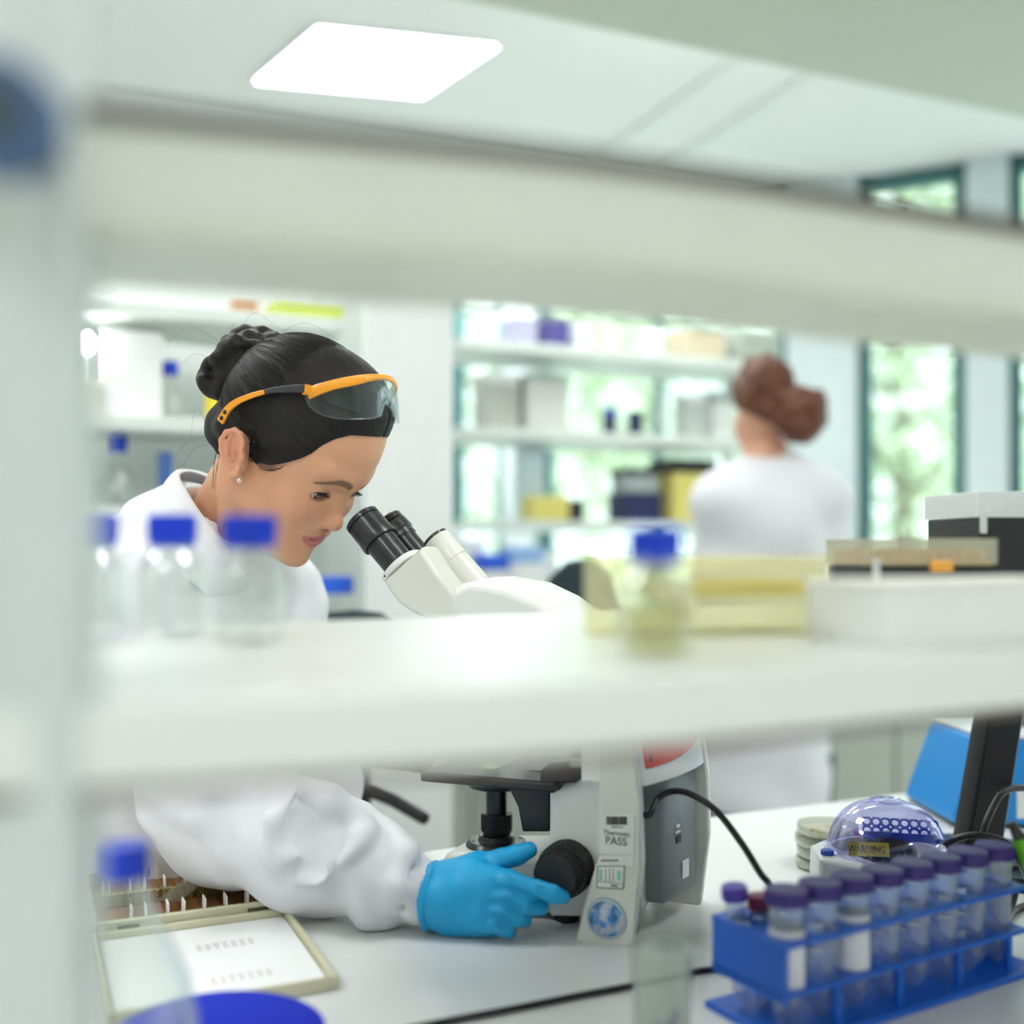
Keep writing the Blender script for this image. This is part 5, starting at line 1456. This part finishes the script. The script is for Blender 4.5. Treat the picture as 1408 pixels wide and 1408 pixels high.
for sy in (-1, 1):
    na = HP(300, 598, -0.040); nb = HP(303, 618, -0.046); nc = HP(310, 585, -0.056)
    HC.cap((nc.x, sy * abs(nc.y), nc.z), (na.x, sy * abs(na.y), na.z), 0.012, 0.011, 0.012)
    HC.cap((na.x, sy * abs(na.y), na.z), (nb.x, sy * abs(nb.y), nb.z), 0.011, 0.006, 0.010)
HC.cap((-0.072, -0.035, -0.006), (-0.072, 0.035, -0.006), 0.015, 0.015, 0.015)
V, Q = HC.mesh(); V = relax(V, Q, 2, 0.4)
bx = Vector((-0.99, 0, 0.10)).normalized()
def flow_of(V):
    r = V - np.array([-0.01, 0, 0.05]); al = r @ np.array(bx)
    rp = r - al[:, None] * np.array(bx)
    ph = np.arctan2(rp[:, 1], rp[:, 2])
    return np.stack([np.cos(ph) * 46, np.sin(ph) * 46, al * 26], 1)
hair = headobj(np_obj('hair', V, Q, M_HAIR, None, {'flow': flow_of(V)}))
# bun: coiled ropes of hair
B1 = Vector(HP(342, 476, 0.0)); B2 = Vector(HP(318, 512, -0.004))
HB = Field((-0.165, -0.055, -0.03), (-0.055, 0.055, 0.125), 0.0015)
HB.ell(tuple(B1 + Vector((0.006, 0, -0.004))), (0.026, 0.028, 0.024), 0); HB.ell(tuple(B2 + Vector((0.010, 0, 0.004))), (0.026, 0.033, 0.026), 0.012)
HB.cap(tuple(B2 + Vector((0.01, 0, 0.01))), (-0.085, 0, 0.055), 0.022, 0.026, 0.02)
def coil(c, r1, r2, z, rad, turns, ph, n=26, ax_=None):
    pts = []
    for k in range(n):
        a = ph + 2 * math.pi * turns * k / (n - 1); f_ = k / (n - 1)
        pts.append(tuple(c + Vector((z[0] * (1 - f_) + z[1] * f_ + 0.0, 0, 0)) + Vector((math.cos(a) * r1 * 0.9, math.sin(a) * r2, math.sin(a * 0.9 + 0.5) * r1 * 0.9))))
    return pts
for c_, r_, ph in ((B1, 0.019, 0.3), (B1 + Vector((0.002, 0, 0.004)), 0.021, 2.6), (B2, 0.023, 1.2), (B2 + Vector((0.004, 0, 0.0)), 0.024, 3.9), (B2 + Vector((0.0, 0.0, 0.008)), 0.020, 5.2)):
    pts = coil(c_, r_, r_ * 1.1, (-0.003, 0.004), 0.009, 0.8, ph)
    HB.chain(pts, [0.0072 + 0.0022 * math.sin(3.14 * k / 25) for k in range(26)], 0.003)
HB.chain([(-0.088, -0.02, 0.085), tuple(B1 + Vector((0.0, -0.026, 0.0))), tuple(B2 + Vector((-0.004, -0.028, 0.012))), tuple(B2 + Vector((-0.018, -0.02, -0.006)))], [0.006, 0.009, 0.010, 0.007], 0.004)
HB.warp_noise(0.0006, 260, 5)
V, Q = HB.mesh(); V = relax(V, Q, 1, 0.3)
c_ = np.array((B1 + B2) / 2); r = V - c_
a = np.arctan2(r[:, 2], r[:, 0]); rad_ = np.linalg.norm(r[:, [0, 2]], axis=1)
fl = np.stack([rad_ * 900 + a * 2, V[:, 1] * 420, a * 1.2], 1)
headobj(np_obj('hair_bun', V, Q, M_HAIR, None, {'flow': fl}))
# strands: fine hairs following the flow, plus stray wisps
rng = random.Random(11)
st_ = MB()
def skull_pt(ph, al, off):
    # point of the hair cap on the meridian ph at position al (0 front .. 1 at the bun)
    ang = al * math.pi
    d = -bx * math.cos(ang) + (Vector((0, 1, 0)) * math.sin(ph) + Vector((0.1, 0, 0.99)) * math.cos(ph)) * math.sin(ang)
    o = Vector((-0.008, 0, 0.046))
    k = 1 / math.sqrt((d.x / 0.092) ** 2 + (d.y / 0.0735) ** 2 + (d.z / 0.088) ** 2)
    p1 = o + d * k
    o2 = Vector((0.028, 0, 0.054)); w_ = o - o2
    A2 = (d.x / 0.0655) ** 2 + (d.y / 0.0635) ** 2 + (d.z / 0.0815) ** 2
    B2_ = 2 * (w_.x * d.x / 0.0655 ** 2 + w_.y * d.y / 0.0635 ** 2 + w_.z * d.z / 0.0815 ** 2)
    C2 = (w_.x / 0.0655) ** 2 + (w_.y / 0.0635) ** 2 + (w_.z / 0.0815) ** 2 - 1
    disc = B2_ * B2_ - 4 * A2 * C2
    k2 = (-B2_ + math.sqrt(disc)) / (2 * A2) if disc > 0 else 0
    kk = max(k, k2)
    return o + d * (kk + off)
def hline(x_): return float(np.interp(x_, [p[0] for p in HLX], [p[1] for p in HLX]))
cnt = 0
while cnt < 900:
    ph = rng.uniform(-1.0, 1.0) * math.pi * 0.78
    a0 = rng.uniform(0.12, 0.62); a1 = min(0.93, a0 + rng.uniform(0.12, 0.3))
    pts = []
    wob = rng.uniform(-0.05, 0.05); ok = True
    for k in range(8):
        al = a0 + (a1 - a0) * k / 7
        p = skull_pt(ph + wob * math.sin(k * 0.5), al, 0.0036 + 0.0009 * math.sin(math.pi * k / 7) * rng.uniform(0.3, 1))
        pts.append(p)
    if pts[0].z < hline(pts[0].x) + 0.012 or min(p.z - hline(p.x) for p in pts) < 0.008: continue
    st_.tube(pts, [0.00005 + 0.00022 * math.sin(math.pi * (k + 0.4) / 7.8) for k in range(8)], n=4, caps=False); cnt += 1
# hairline: soft short hairs
for _ in range(1100):
    s = -1 if rng.random() < 0.8 else 1
    x_ = rng.uniform(0.008, 0.083)
    z_ = hline(x_) + rng.uniform(-0.009, 0.006)
    # find skin point on meridian: use the cap ellipsoids
    o = Vector((-0.008, 0, 0.046)); 
    yv = 1 - ((x_ + 0.008) / 0.090) ** 2 - ((z_ - 0.044) / 0.084) ** 2
    yv2 = 1 - ((x_ - 0.032) / 0.060) ** 2 - ((z_ - 0.048) / 0.078) ** 2
    yy = max(0.070 * math.sqrt(max(0, yv)), 0.061 * math.sqrt(max(0, yv2)))
    if yy < 0.004: continue
    p0 = Vector((x_, s * (yy + 0.0010), z_)); back = Vector((-0.85, s * 0.18, 0.40 + rng.uniform(-0.2, 0.3))).normalized()
    L_ = rng.uniform(0.012, 0.026)
    p1 = p0 + back * L_ * 0.5; p2 = p0 + back * L_
    st_.tube([p0, p1 + Vector((0, s * 0.0036, 0)), p2 + Vector((0, s * 0.0050, 0))], [0.0001, 0.0004, 0.0005], n=4, caps=False)
# sideburn wisps and nape
def wisp(px, r=0.00022):
    st_.tube(spline([HP(x_, y_, yl) for x_, y_, yl in px], 6), r, n=4, caps=False)
for k in range(9):
    d = k * 1.6
    wisp([(352 + d * 2, 612 - k, -0.072), (350 + d * 1.6, 630, -0.0725), (360 + d * 1.8, 645, -0.071), (378 + d, 648 - k, -0.068)], 0.00028)
for k in range(10):
    wisp([(298 + k * 1.5, 612, -0.062), (292 + k * 1.6 + rng.uniform(-4, 4), 640, -0.058), (288 + k * 2 + rng.uniform(-8, 8), 668 + rng.uniform(-8, 10), -0.056)], 0.00016)
for px in ([(300, 468, -0.01), (262, 450, -0.01), (232, 470, -0.01)], [(330, 455, 0), (350, 430, 0.01), (385, 452, 0.01)], [(296, 500, -0.02), (270, 486, -0.02), (250, 500, -0.02)], [(378, 462, -0.02), (420, 444, -0.02), (466, 468, -0.01)],
           [(286, 600, -0.03), (262, 604, -0.03), (240, 628, -0.03)], [(286, 612, -0.03), (266, 618, -0.03), (252, 640, -0.03)], [(288, 590, -0.03), (270, 560, -0.03), (262, 600, -0.03)], [(505, 498, 0.0), (528, 540, 0.01), (540, 590, 0.02)]):
    wisp(px, 0.00011)
headobj(st_.build('hair_strands', mat('black hair strand', (18, 14, 14), 0.4, spec=0.35), None, ang=180))
# --- lab coat
def P3(x, y, D): return tuple(E(x, y, D))
CO = Field((-0.66, 1.00, 0.60), (-0.055, 1.66, EYE + 0.13), 0.0042)
CO.ell(P3(285, 905, 1.34), (0.135, 0.175, 0.20), 0, full=True)
CO.ell((-0.42, 1.42, 0.92), (0.16, 0.18, 0.30), 0.06)
CO.cap(P3(252, 728, 1.27), P3(196, 800, 1.36), 0.052, 0.085, 0.05)
CO.cap(P3(300, 800, 1.26), P3(345, 830, 1.38), 0.070, 0.070, 0.05)
CO.cap(P3(225, 800, 1.20), P3(205, 850, 1.19), 0.060, 0.066, 0.04)
CO.cap(P3(385, 832, 1.42), P3(388, 900, 1.44), 0.050, 0.055, 0.04)
# far sleeve folded towards the lap
CO.cap(P3(390, 900, 1.44), P3(430, 1085, 1.40), 0.055, 0.056, 0.03)
CO.cap(P3(432, 1080, 1.41), P3(440, 1098, 1.46), 0.053, 0.046, 0.02)
# near sleeve
sh0 = P3(212, 850, 1.19); el = P3(320, 1122, 1.165); wr = P3(574, 1227, 1.092)
el2 = P3(290, 1085, 1.17)
CO.cap(sh0, el2, 0.064, 0.066, 0.03)
CO.cap(el2, el, 0.066, 0.068, 0.03)
CO.cap(el, P3(430, 1163, 1.13), 0.068, 0.060, 0.02)
CO.cap(P3(430, 1163, 1.13), P3(520, 1200, 1.105), 0.062, 0.043, 0.02)
CO.cap(P3(520, 1200, 1.105), wr, 0.041, 0.0300, 0.014)
# gathered folds
def fold(px, r, k=0.012, op='add'):
    pts = [P3(*p) for p in px]; n = len(pts)
    CO.chain(pts, [r * (0.45 + 0.55 * math.sin(math.pi * (i + 0.5) / n)) for i in range(n)], k, op)
fold([(500, 1245, 1.078), (503, 1262, 1.085), (528, 1262, 1.09), (540, 1225, 1.07)], 0.012)
fold([(505, 1130, 1.10), (495, 1150, 1.075), (478, 1180, 1.06), (440, 1205, 1.055), (405, 1215, 1.062)], 0.012)
fold([(398, 1100, 1.075), (378, 1130, 1.06), (372, 1160, 1.06), (380, 1182, 1.06), (420, 1176, 1.055)], 0.011)
fold([(545, 1150, 1.10), (556, 1175, 1.075), (548, 1215, 1.06), (532, 1250, 1.07)], 0.010)
fold([(500, 1115, 1.13), (530, 1145, 1.12), (560, 1165, 1.11)], 0.012)
fold([(262, 1080, 1.105), (272, 1130, 1.10), (300, 1170, 1.095)], 0.010)
fold([(420, 1085, 1.09), (455, 1100, 1.085), (500, 1128, 1.09)], 0.012)
fold([(388, 1120, 1.052), (400, 1150, 1.050), (430, 1150, 1.050), (470, 1130, 1.06)], 0.008, 0.010, 'sub')
fold([(470, 1215, 1.055), (500, 1190, 1.052), (516, 1160, 1.06)], 0.006, 0.010, 'sub')
fold([(380, 1215, 1.065), (430, 1190, 1.052), (455, 1170, 1.052)], 0.006, 0.010, 'sub')
fold([(566, 1190, 1.07), (560, 1215, 1.06), (556, 1245, 1.07)], 0.004, 0.006, 'sub')
fold([(196, 745, 1.20), (187, 770, 1.16), (184, 800, 1.14)], 0.004, 0.008, 'sub')
fold([(330, 790, 1.20), (312, 830, 1.19), (295, 870, 1.20)], 0.006, 0.010, 'sub')
fold([(400, 800, 1.38), (410, 830, 1.38), (412, 870, 1.38)], 0.004, 0.008, 'sub')
CO.warp_noise(0.0012, 45, 3)
def wrinkle(amp, f, d, seed, c, r):
    # sharp-edged cloth creases running across direction d, fading away from c
    rg = np.random.default_rng(seed); w_ = 0
    for q in range(3):
        e_ = rg.normal(size=3); w_ = w_ + np.sin(CO.X * e_[0] * 22 + CO.Y * e_[1] * 22 + CO.Z * e_[2] * 22 + q * 2)
    ph_ = (CO.X * d[0] + CO.Y * d[1] + CO.Z * d[2]) * f + 0.9 * w_
    fall = np.exp(-(((CO.X - c[0]) ** 2 + (CO.Y - c[1]) ** 2 + (CO.Z - c[2]) ** 2) / (r * r)))
    CO.F += (amp * (np.abs(np.sin(ph_)) - 0.6) * fall).astype(np.float32)
wrinkle(0.0050, 48, (0.75, 0.1, 0.65), 1, P3(400, 1140, 1.08), 0.11)
wrinkle(0.0040, 80, (0.9, 0.0, -0.35), 2, P3(535, 1205, 1.08), 0.055)
wrinkle(0.0060, 42, (0.9, 0.1, -0.2), 7, P3(300, 1120, 1.09), 0.08)
wrinkle(0.0050, 40, (0.5, 0.2, 0.85), 3, P3(230, 800, 1.18), 0.12)
wrinkle(0.0050, 46, (0.9, 0.2, 0.2), 4, P3(400, 860, 1.40), 0.10)
CO.warp_noise(0.0006, 110, 9)
# keep clear of the bench top and open the neck
bz = BT + 0.001 + (CO.Y + 0 * CO.X > 0) * 0
rearline = (CO.Y - 1.424 - 0.45 * CO.X) / math.sqrt(1 + 0.45 ** 2)
over = np.maximum(BT + 0.0015 - CO.Z, -(rearline - 0.004))     # distance-like: negative above bench or behind it
inside_bench = np.minimum(BT + 0.0015 - CO.Z, -rearline + 0.006)
CO.F = np.maximum(CO.F, inside_bench).astype(np.float32)
for a_, b_, r1, r2 in ((E(318, 690, 1.255), E(296, 790, 1.285), 0.052, 0.050),):
    CO.cap(tuple(a_), tuple(b_), r1, r2, 0.004, 'sub')
V, Q = CO.mesh(); V = relax(V, Q, 2, 0.4)
M_COAT = mat('white cotton coat', (226, 227, 231), 0.8, bump=(900, 0.12, 0.0005), noise=(12, 0.012))
coat = np_obj('lab_coat', V - np.array(person.location), Q, M_COAT, person)
# collar: folded band around the neck
def loftline(rows, name, th, m_=None, n=10):
    rows = [spline(r, n) for r in rows]
    mb = MB(); nn = len(rows[0])
    vs = [[mb.bm.verts.new(p - person.location) for p in r] for r in rows]
    for A_2, B_3 in zip(vs[:-1], vs[1:]):
        for k in range(nn - 1): mb.bm.faces.new([A_2[k], A_2[k + 1], B_3[k + 1], B_3[k]])
    return mb.build(name, m_ or M_COAT, person, solid=th, sub=1, ang=180)
stand_ = [E(330, 690, 1.33), E(292, 660, 1.335), E(262, 649, 1.30), E(248, 655, 1.255), E(258, 676, 1.215), E(277, 706, 1.19), E(302, 739, 1.175), E(330, 775, 1.18), E(352, 815, 1.21)]
top_ = [E(332, 676, 1.335), E(290, 650, 1.345), E(254, 643, 1.305), E(240, 648, 1.25), E(252, 672, 1.205), E(273, 705, 1.18), E(299, 739, 1.165), E(326, 775, 1.17), E(346, 818, 1.20)]
mid_ = [E(330, 700, 1.35), E(282, 670, 1.365), E(240, 655, 1.325), E(226, 667, 1.25), E(232, 700, 1.195), E(248, 738, 1.17), E(276, 772, 1.155), E(302, 800, 1.16), E(322, 835, 1.19)]
out_ = [E(330, 725, 1.36), E(272, 700, 1.385), E(226, 680, 1.345), E(208, 697, 1.25), E(205, 730, 1.185), E(222, 765, 1.155), E(250, 795, 1.145), E(276, 815, 1.15), E(294, 842, 1.18)]
loftline([stand_, top_, mid_, out_], 'coat_collar', 0.0016)
# trousers and shoes below the bench (seated on a stool)
TR = Field((-0.62, 1.16, 0.0), (-0.05, 1.66, 0.78), 0.012)
for dy in (0.0, 0.17):
    TR.cap((-0.44, 1.38 + dy * 0.8, 0.66), (-0.16, 1.45 + dy, 0.56), 0.085, 0.062, 0.02)
    TR.cap((-0.16, 1.45 + dy, 0.56), (-0.20, 1.45 + dy, 0.10), 0.060, 0.042, 0.02)
V, Q = TR.mesh(); np_obj('trousers', V - np.array(person.location), Q, mat('dark trousers', (50, 54, 66), 0.8), person)
for dy in (0.0, 0.17):
    m = MB(); m.sph((0, 0, 0.04), (0.12, 0.042, 0.04)); m.box((0, 0, 0.008), (0.22, 0.07, 0.016)); o = m.build('shoe', mat('dark shoe', (36, 36, 40), 0.5), person, bevel=0.004)
    o.location = Vector((-0.15, 1.45 + dy, 0.0)) - person.location
# --- gloved hand
GL = Field((-0.12, 0.985, BT - 0.005), (0.075, 1.15, BT + 0.11), 0.0012)
def g(px, rad, k=0.003, op='add'):
    pts = [P3(*p) for p in px]; GL.chain(pts, rad, k, op)
GL.ell(P3(641, 1236, 1.078), (0.030, 0.019, 0.031), 0, full=True, rot=Matrix.Rotation(0.15, 3, 'Y'))
g([(594, 1232, 1.088), (620, 1230, 1.082), (645, 1222, 1.078)], [0.029, 0.028, 0.022], 0.014)
g([(625, 1262, 1.078), (672, 1266, 1.070)], [0.0165, 0.0150], 0.012)
g([(622, 1208, 1.082), (652, 1194, 1.082)], [0.016, 0.0130], 0.012)
g([(650, 1215, 1.072), (676, 1212, 1.066)], [0.016, 0.0125], 0.010)
# thumb
g([(632, 1205, 1.086), (660, 1188, 1.086)], [0.0150, 0.0108], 0.010)
g([(660, 1188, 1.086), (690, 1182, 1.088), (712, 1175, 1.090), (727, 1169, 1.092)], [0.0106, 0.0100, 0.0098, 0.0082], 0.004)
# finger roots flow out of the back of the hand
for px in ([(640, 1218, 1.074), (674, 1208, 1.063)], [(640, 1230, 1.074), (672, 1230, 1.059)], [(638, 1244, 1.074), (668, 1248, 1.058)], [(634, 1256, 1.074), (662, 1264, 1.059)]):
    g(px, [0.0120, 0.0112], 0.014)
# index
g([(668, 1207, 1.065), (700, 1211, 1.054), (736, 1222, 1.047), (760, 1229, 1.046), (775, 1233, 1.047)], [0.0115, 0.0102, 0.0098, 0.0088, 0.0066], 0.0025)
# middle
g([(664, 1228, 1.060), (696, 1233, 1.050), (722, 1241, 1.049), (745, 1247, 1.056)], [0.0112, 0.0102, 0.0094, 0.0078], 0.0015)
# ring
g([(658, 1247, 1.059), (690, 1252, 1.049), (710, 1260, 1.051), (722, 1265, 1.060)], [0.0110, 0.0100, 0.0092, 0.0074], 0.0015)
# little
g([(652, 1263, 1.059), (680, 1270, 1.051), (696, 1277, 1.055), (702, 1281, 1.062)], [0.0100, 0.0092, 0.0082, 0.0068], 0.0015)
for px in ([(688, 1220, 1.045), (704, 1224, 1.041), (728, 1234, 1.039), (748, 1240, 1.046)], [(682, 1241, 1.042), (694, 1243, 1.039), (716, 1252, 1.041)], [(674, 1259, 1.043), (686, 1262, 1.041), (704, 1271, 1.046)]):
    GL.chain([P3(*p) for p in px], [0.0010] + [0.0022] * (len(px) - 1), 0.004, 'sub')
# rolled cuff and creases
cw = E(592, 1232, 1.088); cd = (E(645, 1222, 1.078) - E(592, 1232, 1.088)).normalized()
cu = Vector((0, 0, 1)); cu = (cu - cd * cu.dot(cd)).normalized(); cs = cd.cross(cu)
cuff = lambda off, r, lean=0.10: [tuple(cw + cd * (off + 0.0085 * math.sin(a)) + (cu * math.sin(a) + cs * math.cos(a)) * r) for a in np.linspace(0, 2 * math.pi, 29)]
GL.chain(cuff(0.000, 0.0300, 4), [0.0028] * 29, 0.002)
GL.chain(cuff(0.0075, 0.0300, 4), [0.0014] * 29, 0.002)
GL.chain(cuff(0.0038, 0.0315, 4), [0.0010] * 29, 0.0015, 'sub')
for px in ([(652, 1214, 1.056), (662, 1204, 1.060)],):
    GL.chain([P3(*p) for p in px], [0.0007] * len(px), 0.002, 'sub')
GL.warp_noise(0.00035, 210, 4)
GL.F = np.maximum(GL.F, (BT + 0.0012 - GL.Z)).astype(np.float32)
V, Q = GL.mesh(); V = relax(V, Q, 1, 0.3)
M_GLOVE = mat('blue nitrile glove', (24, 168, 226), 0.42, bump=(140, 0.25, 0.0008), noise=(26, 0.05))
np_obj('glove', V - np.array(person.location), Q, M_GLOVE, person)
# stool under her
t = thing('lab_stool', 'dark stool under the woman, hidden behind the bench', 'stool', (-0.47, 1.46, 0))
m = MB(); m.cyl((0, 0, 0.525), (0, 0, 0.57), 0.17); m.build('seat', M_BLACK, t, bevel=0.01)
m = MB(); m.cyl((0, 0, 0.03), (0, 0, 0.525), 0.025); m.build('column', M_BLACK, t)
m = MB()
for k in range(5): m.tube([(0, 0, 0.05), (0.24 * math.cos(k * 1.2566), 0.24 * math.sin(k * 1.2566), 0.02)], 0.018)
m.build('star_base', M_BLACK, t)
# ------------------------------------------------------------------ goggles on her head
gog = thing('safety_goggles', 'clear safety goggles with orange and black arms pushed up on dark hair', 'goggles', HO, 0)
gog.rotation_euler = HM.to_euler()
M_OR = mat('goggle orange', (246, 160, 22), 0.32, coat=0.3)
M_DK = mat('goggle dark grey', (52, 54, 58), 0.4)
M_LENS = clear('goggle lens', (238, 242, 244), edge=0.42, body=0.03, rough=0.02)
Mt = Vector((0.0480, 0, 0.1400)); dn_ = Vector((0.78, 0, -0.625)).normalized(); fw = Vector((0.625, 0, 0.78)).normalized()
def arc(u_, s_):
    """u_ -1..1 across the front, s_ metres down the lens"""
    y_ = 0.0745 * math.sin(u_ * 1.25) / math.sin(1.25)
    back = 0.050 * (1 - math.cos(u_ * 1.30)) / (1 - math.cos(1.30))
    return Mt + Vector((0, y_, 0)) - fw * back + dn_ * (s_ + 0.006 * u_ * u_) + fw * 0.004
m = MB(); rows = []
for j in range(17):
    row = []
    for i in range(57):
        u_ = -1 + 2 * i / 56
        low = 0.0400 * (1 - abs(u_) ** 3.2) ** 0.55 + 0.004
        low -= 0.014 * math.exp(-(u_ / 0.13) ** 2)
        row.append(m.bm.verts.new(arc(u_, 0.001 + (low - 0.001) * j / 16) + fw * (-0.006 * (j / 16) ** 2)))
    rows.append(row)
for A1, B1_ in zip(rows[:-1], rows[1:]):
    for i in range(56): m.bm.faces.new([A1[i], A1[i + 1], B1_[i + 1], B1_[i]])
lens = m.build('lens', M_LENS, gog, solid=0.0016, ang=180)
m = MB()
for s in (-1, 1):
    m.tube([arc(s * 0.03, 0.022), arc(s * 0.09, 0.030) - fw * 0.006, arc(s * 0.16, 0.042) - fw * 0.009, arc(s * 0.17, 0.040) - fw * 0.004, arc(s * 0.10, 0.026)], [0.0012, 0.0022, 0.0026, 0.0018, 0.0010], n=8)
m.build('nose_piece', M_LENS, gog)
# brow bar
m = MB(); sl = []
for i in range(41):
    u_ = -1 + 2 * i / 40
    hgt = 0.0030 + 0.0060 * abs(u_) ** 1.3 + 0.002 * math.exp(-((abs(u_) - 0.45) / 0.2) ** 2)
    th = 0.0022 + 0.001 * abs(u_)
    p = arc(u_, 0.0)
    nrm = (p - Vector((0.0, 0, 0.10))); nrm = (nrm - dn_ * nrm.dot(dn_)).normalized()
    sl.append([p - dn_ * 0.002 - nrm * th, p - dn_ * 0.003 + nrm * th * 0.5, p + dn_ * hgt * 0.5 + nrm * th, p + dn_ * hgt + nrm * th * 0.4, p + dn_ * hgt - nrm * th * 0.6])
m.loft(sl); m.build('brow_bar', M_OR, gog, bevel=0.0006)
def temple(s):
    if s < 0:
        px = [(303, 580, -.079), (316, 560, -.079), (338, 547, -.079), (375, 537, -.079), (417, 528, -.078)]
        near = [HP(*p) for p in px]
    T_ = temple.near if s > 0 else near
    temple.near = [Vector(p) for p in (near if s < 0 else T_)]
    pts = [Vector((p.x, s * abs(p.y), p.z)) for p in temple.near]
    pts[-1] = pts[-1].lerp(Vector((arc(-1, 0.003).x, s * abs(arc(-1, 0.003).y), arc(-1, 0.003).z)), 0.5)
    end = arc(s * 1.0, 0.004)
    sp = spline(pts + [end], 8)
    n = len(sp); n1, n2 = int(n * 0.56), int(n * 0.80)
    def ribbon(a, b, h0, h1, m_, name, th=0.0018):
        mb = MB(); sl = []
        for i in range(a, b):
            tt = (sp[min(i + 1, n - 1)] - sp[max(i - 1, 0)]).normalized()
            up_ = Vector((0, 1, 0)).cross(tt).normalized()
            f_ = (i - a) / max(1, b - a - 1); h = h0 + (h1 - h0) * f_
            yy = Vector((0, th, 0))
            sl.append([sp[i] + up_ * h - yy, sp[i] + up_ * h + yy, sp[i] - up_ * h + yy, sp[i] - up_ * h - yy])
        mb.loft(sl); return mb.build(name, m_, gog, bevel=0.0006)
    tp = ribbon(0, n1 + 1, 0.0044, 0.0024, M_OR, 'temple_tip')
    for i in (2, 5):
        mb = MB(); mb.sph(sp[i] + Vector((0, s * 0.0016, 0)), (0.0026, 0.0012, 0.0026), 8); mb.build('black_inset', M_BLACK, tp)
    ribbon(n1, n2 + 1, 0.0026, 0.0042, M_DK, 'temple_sleeve', 0.0024)
    ribbon(n2, n, 0.0046, 0.0062, M_OR, 'temple_front', 0.0022)
temple(-1); temple(1)
# ------------------------------------------------------------------ the standing person, back turned
D2 = 2.80
bp_ = E(1052, 760, D2)
p2 = thing('person', 'person standing with back turned, brown hair in a bun, white lab coat', 'person', (bp_.x, D2, 0))
def L2(x, y, dD=0.0): 
    q_ = E(x, y, D2 + dD); return (q_.x, q_.y, q_.z)
M_SK2 = mat('warm skin', (214, 160, 132), 0.5)
B = Field((0.30, 2.55, 0.0), (0.95, 3.10, 1.80), 0.008)
B.ell(L2(1052, 545), (0.072, 0.092, 0.105), 0, full=True)
B.ell(L2(1036, 588, 0.04), (0.05, 0.06, 0.055), 0.02)
B.cap(L2(1050, 600, 0.02), L2(1058, 660, 0.02), 0.050, 0.056, 0.02)
B.cap(L2(1058, 660, 0.02), L2(1055, 900, 0.05), 0.09, 0.11, 0.03)
for s, xx in ((-1, 1000), (1, 1100)):
    B.cap((L2(xx, 900)[0], D2 + 0.05, 0.95), (L2(xx + 8, 0)[0], D2 + 0.05, 0.10), 0.075, 0.045, 0.02)
V, Q = B.mesh(); V = relax(V, Q, 1, 0.4); o = np_obj('body', V - np.array(p2.location), Q, M_SK2, p2)
B = Field((0.30, 2.50, 1.40), (0.95, 3.00, 1.85), 0.005)
B.ell(L2(1050, 540, -0.012), (0.076, 0.092, 0.098), 0, full=True)
B.ell(L2(1012, 604, 0.04), (0.058, 0.13, 0.078), 0.01, 'sub')
B.ell(L2(1103, 572, -0.09), (0.064, 0.058, 0.072), 0.01)
B.ell(L2(1080, 562, -0.07), (0.050, 0.06, 0.062), 0.015)
B.warp_noise(0.0022, 90, 2); B.warp_noise(0.0014, 190, 6)
V, Q = B.mesh(); V = relax(V, Q, 1, 0.3)
m2 = mat('auburn hair', (96, 50, 22), 0.5, bump=(70, 0.8, 0.01), noise=(60, 0.5)); np_obj('hair', V - np.array(p2.location), Q, m2, p2)
B = Field((0.28, 2.50, 0.50), (0.98, 3.15, 1.62), 0.008)
B.cap(L2(1000, 692, 0.03), L2(1118, 692, 0.0), 0.085, 0.085, 0, )
B.cap(L2(1058, 650, 0.02), L2(1058, 690, 0.02), 0.062, 0.10, 0.05)
B.cap(L2(1058, 700, 0.03), L2(1050, 960, 0.04), 0.155, 0.155, 0.05)
B.cap(L2(1050, 960, 0.04), L2(1042, 1130, 0.05), 0.165, 0.180, 0.04)
B.cap(L2(985, 700, 0.03), L2(985, 860, 0.05), 0.070, 0.060, 0.03)
B.cap(L2(985, 860, 0.05), L2(1010, 900, 0.22), 0.058, 0.045, 0.02)
B.cap(L2(1132, 700, 0.0), L2(1140, 880, 0.03), 0.070, 0.060, 0.03)
B.cap(L2(1140, 880, 0.03), L2(1110, 915, 0.20), 0.058, 0.045, 0.02)
B.ell(L2(1053, 648, 0.02), (0.050, 0.052, 0.10), 0.004, 'sub')
bb = slice(0, int((0.62 - 0.50) / 0.008)); B.F[:, :, bb] = 1
B.warp_noise(0.003, 30, 8)
V, Q = B.mesh(); V = relax(V, Q, 2, 0.4); np_obj('lab_coat', V - np.array(p2.location), Q, M_COAT, p2)
for s, xx in ((-1, 1000), (1, 1100)):
    q_ = L2(xx + 8, 0); m = MB(); m.sph((0, 0, 0.045), (0.05, 0.12, 0.045)); o = m.build('shoe', mat('dark shoe', (36, 36, 40), 0.5), p2); o.location = Vector((q_[0], D2 + 0.10, 0)) - p2.location
    m = MB(); m.cyl((0, 0, 0.06), (0, 0, 0.75), 0.058, 0.088, n=24); o = m.build('trouser_leg', mat('dark trousers', (50, 54, 66), 0.8), p2); o.location = Vector((q_[0], D2 + 0.05, 0)) - p2.location
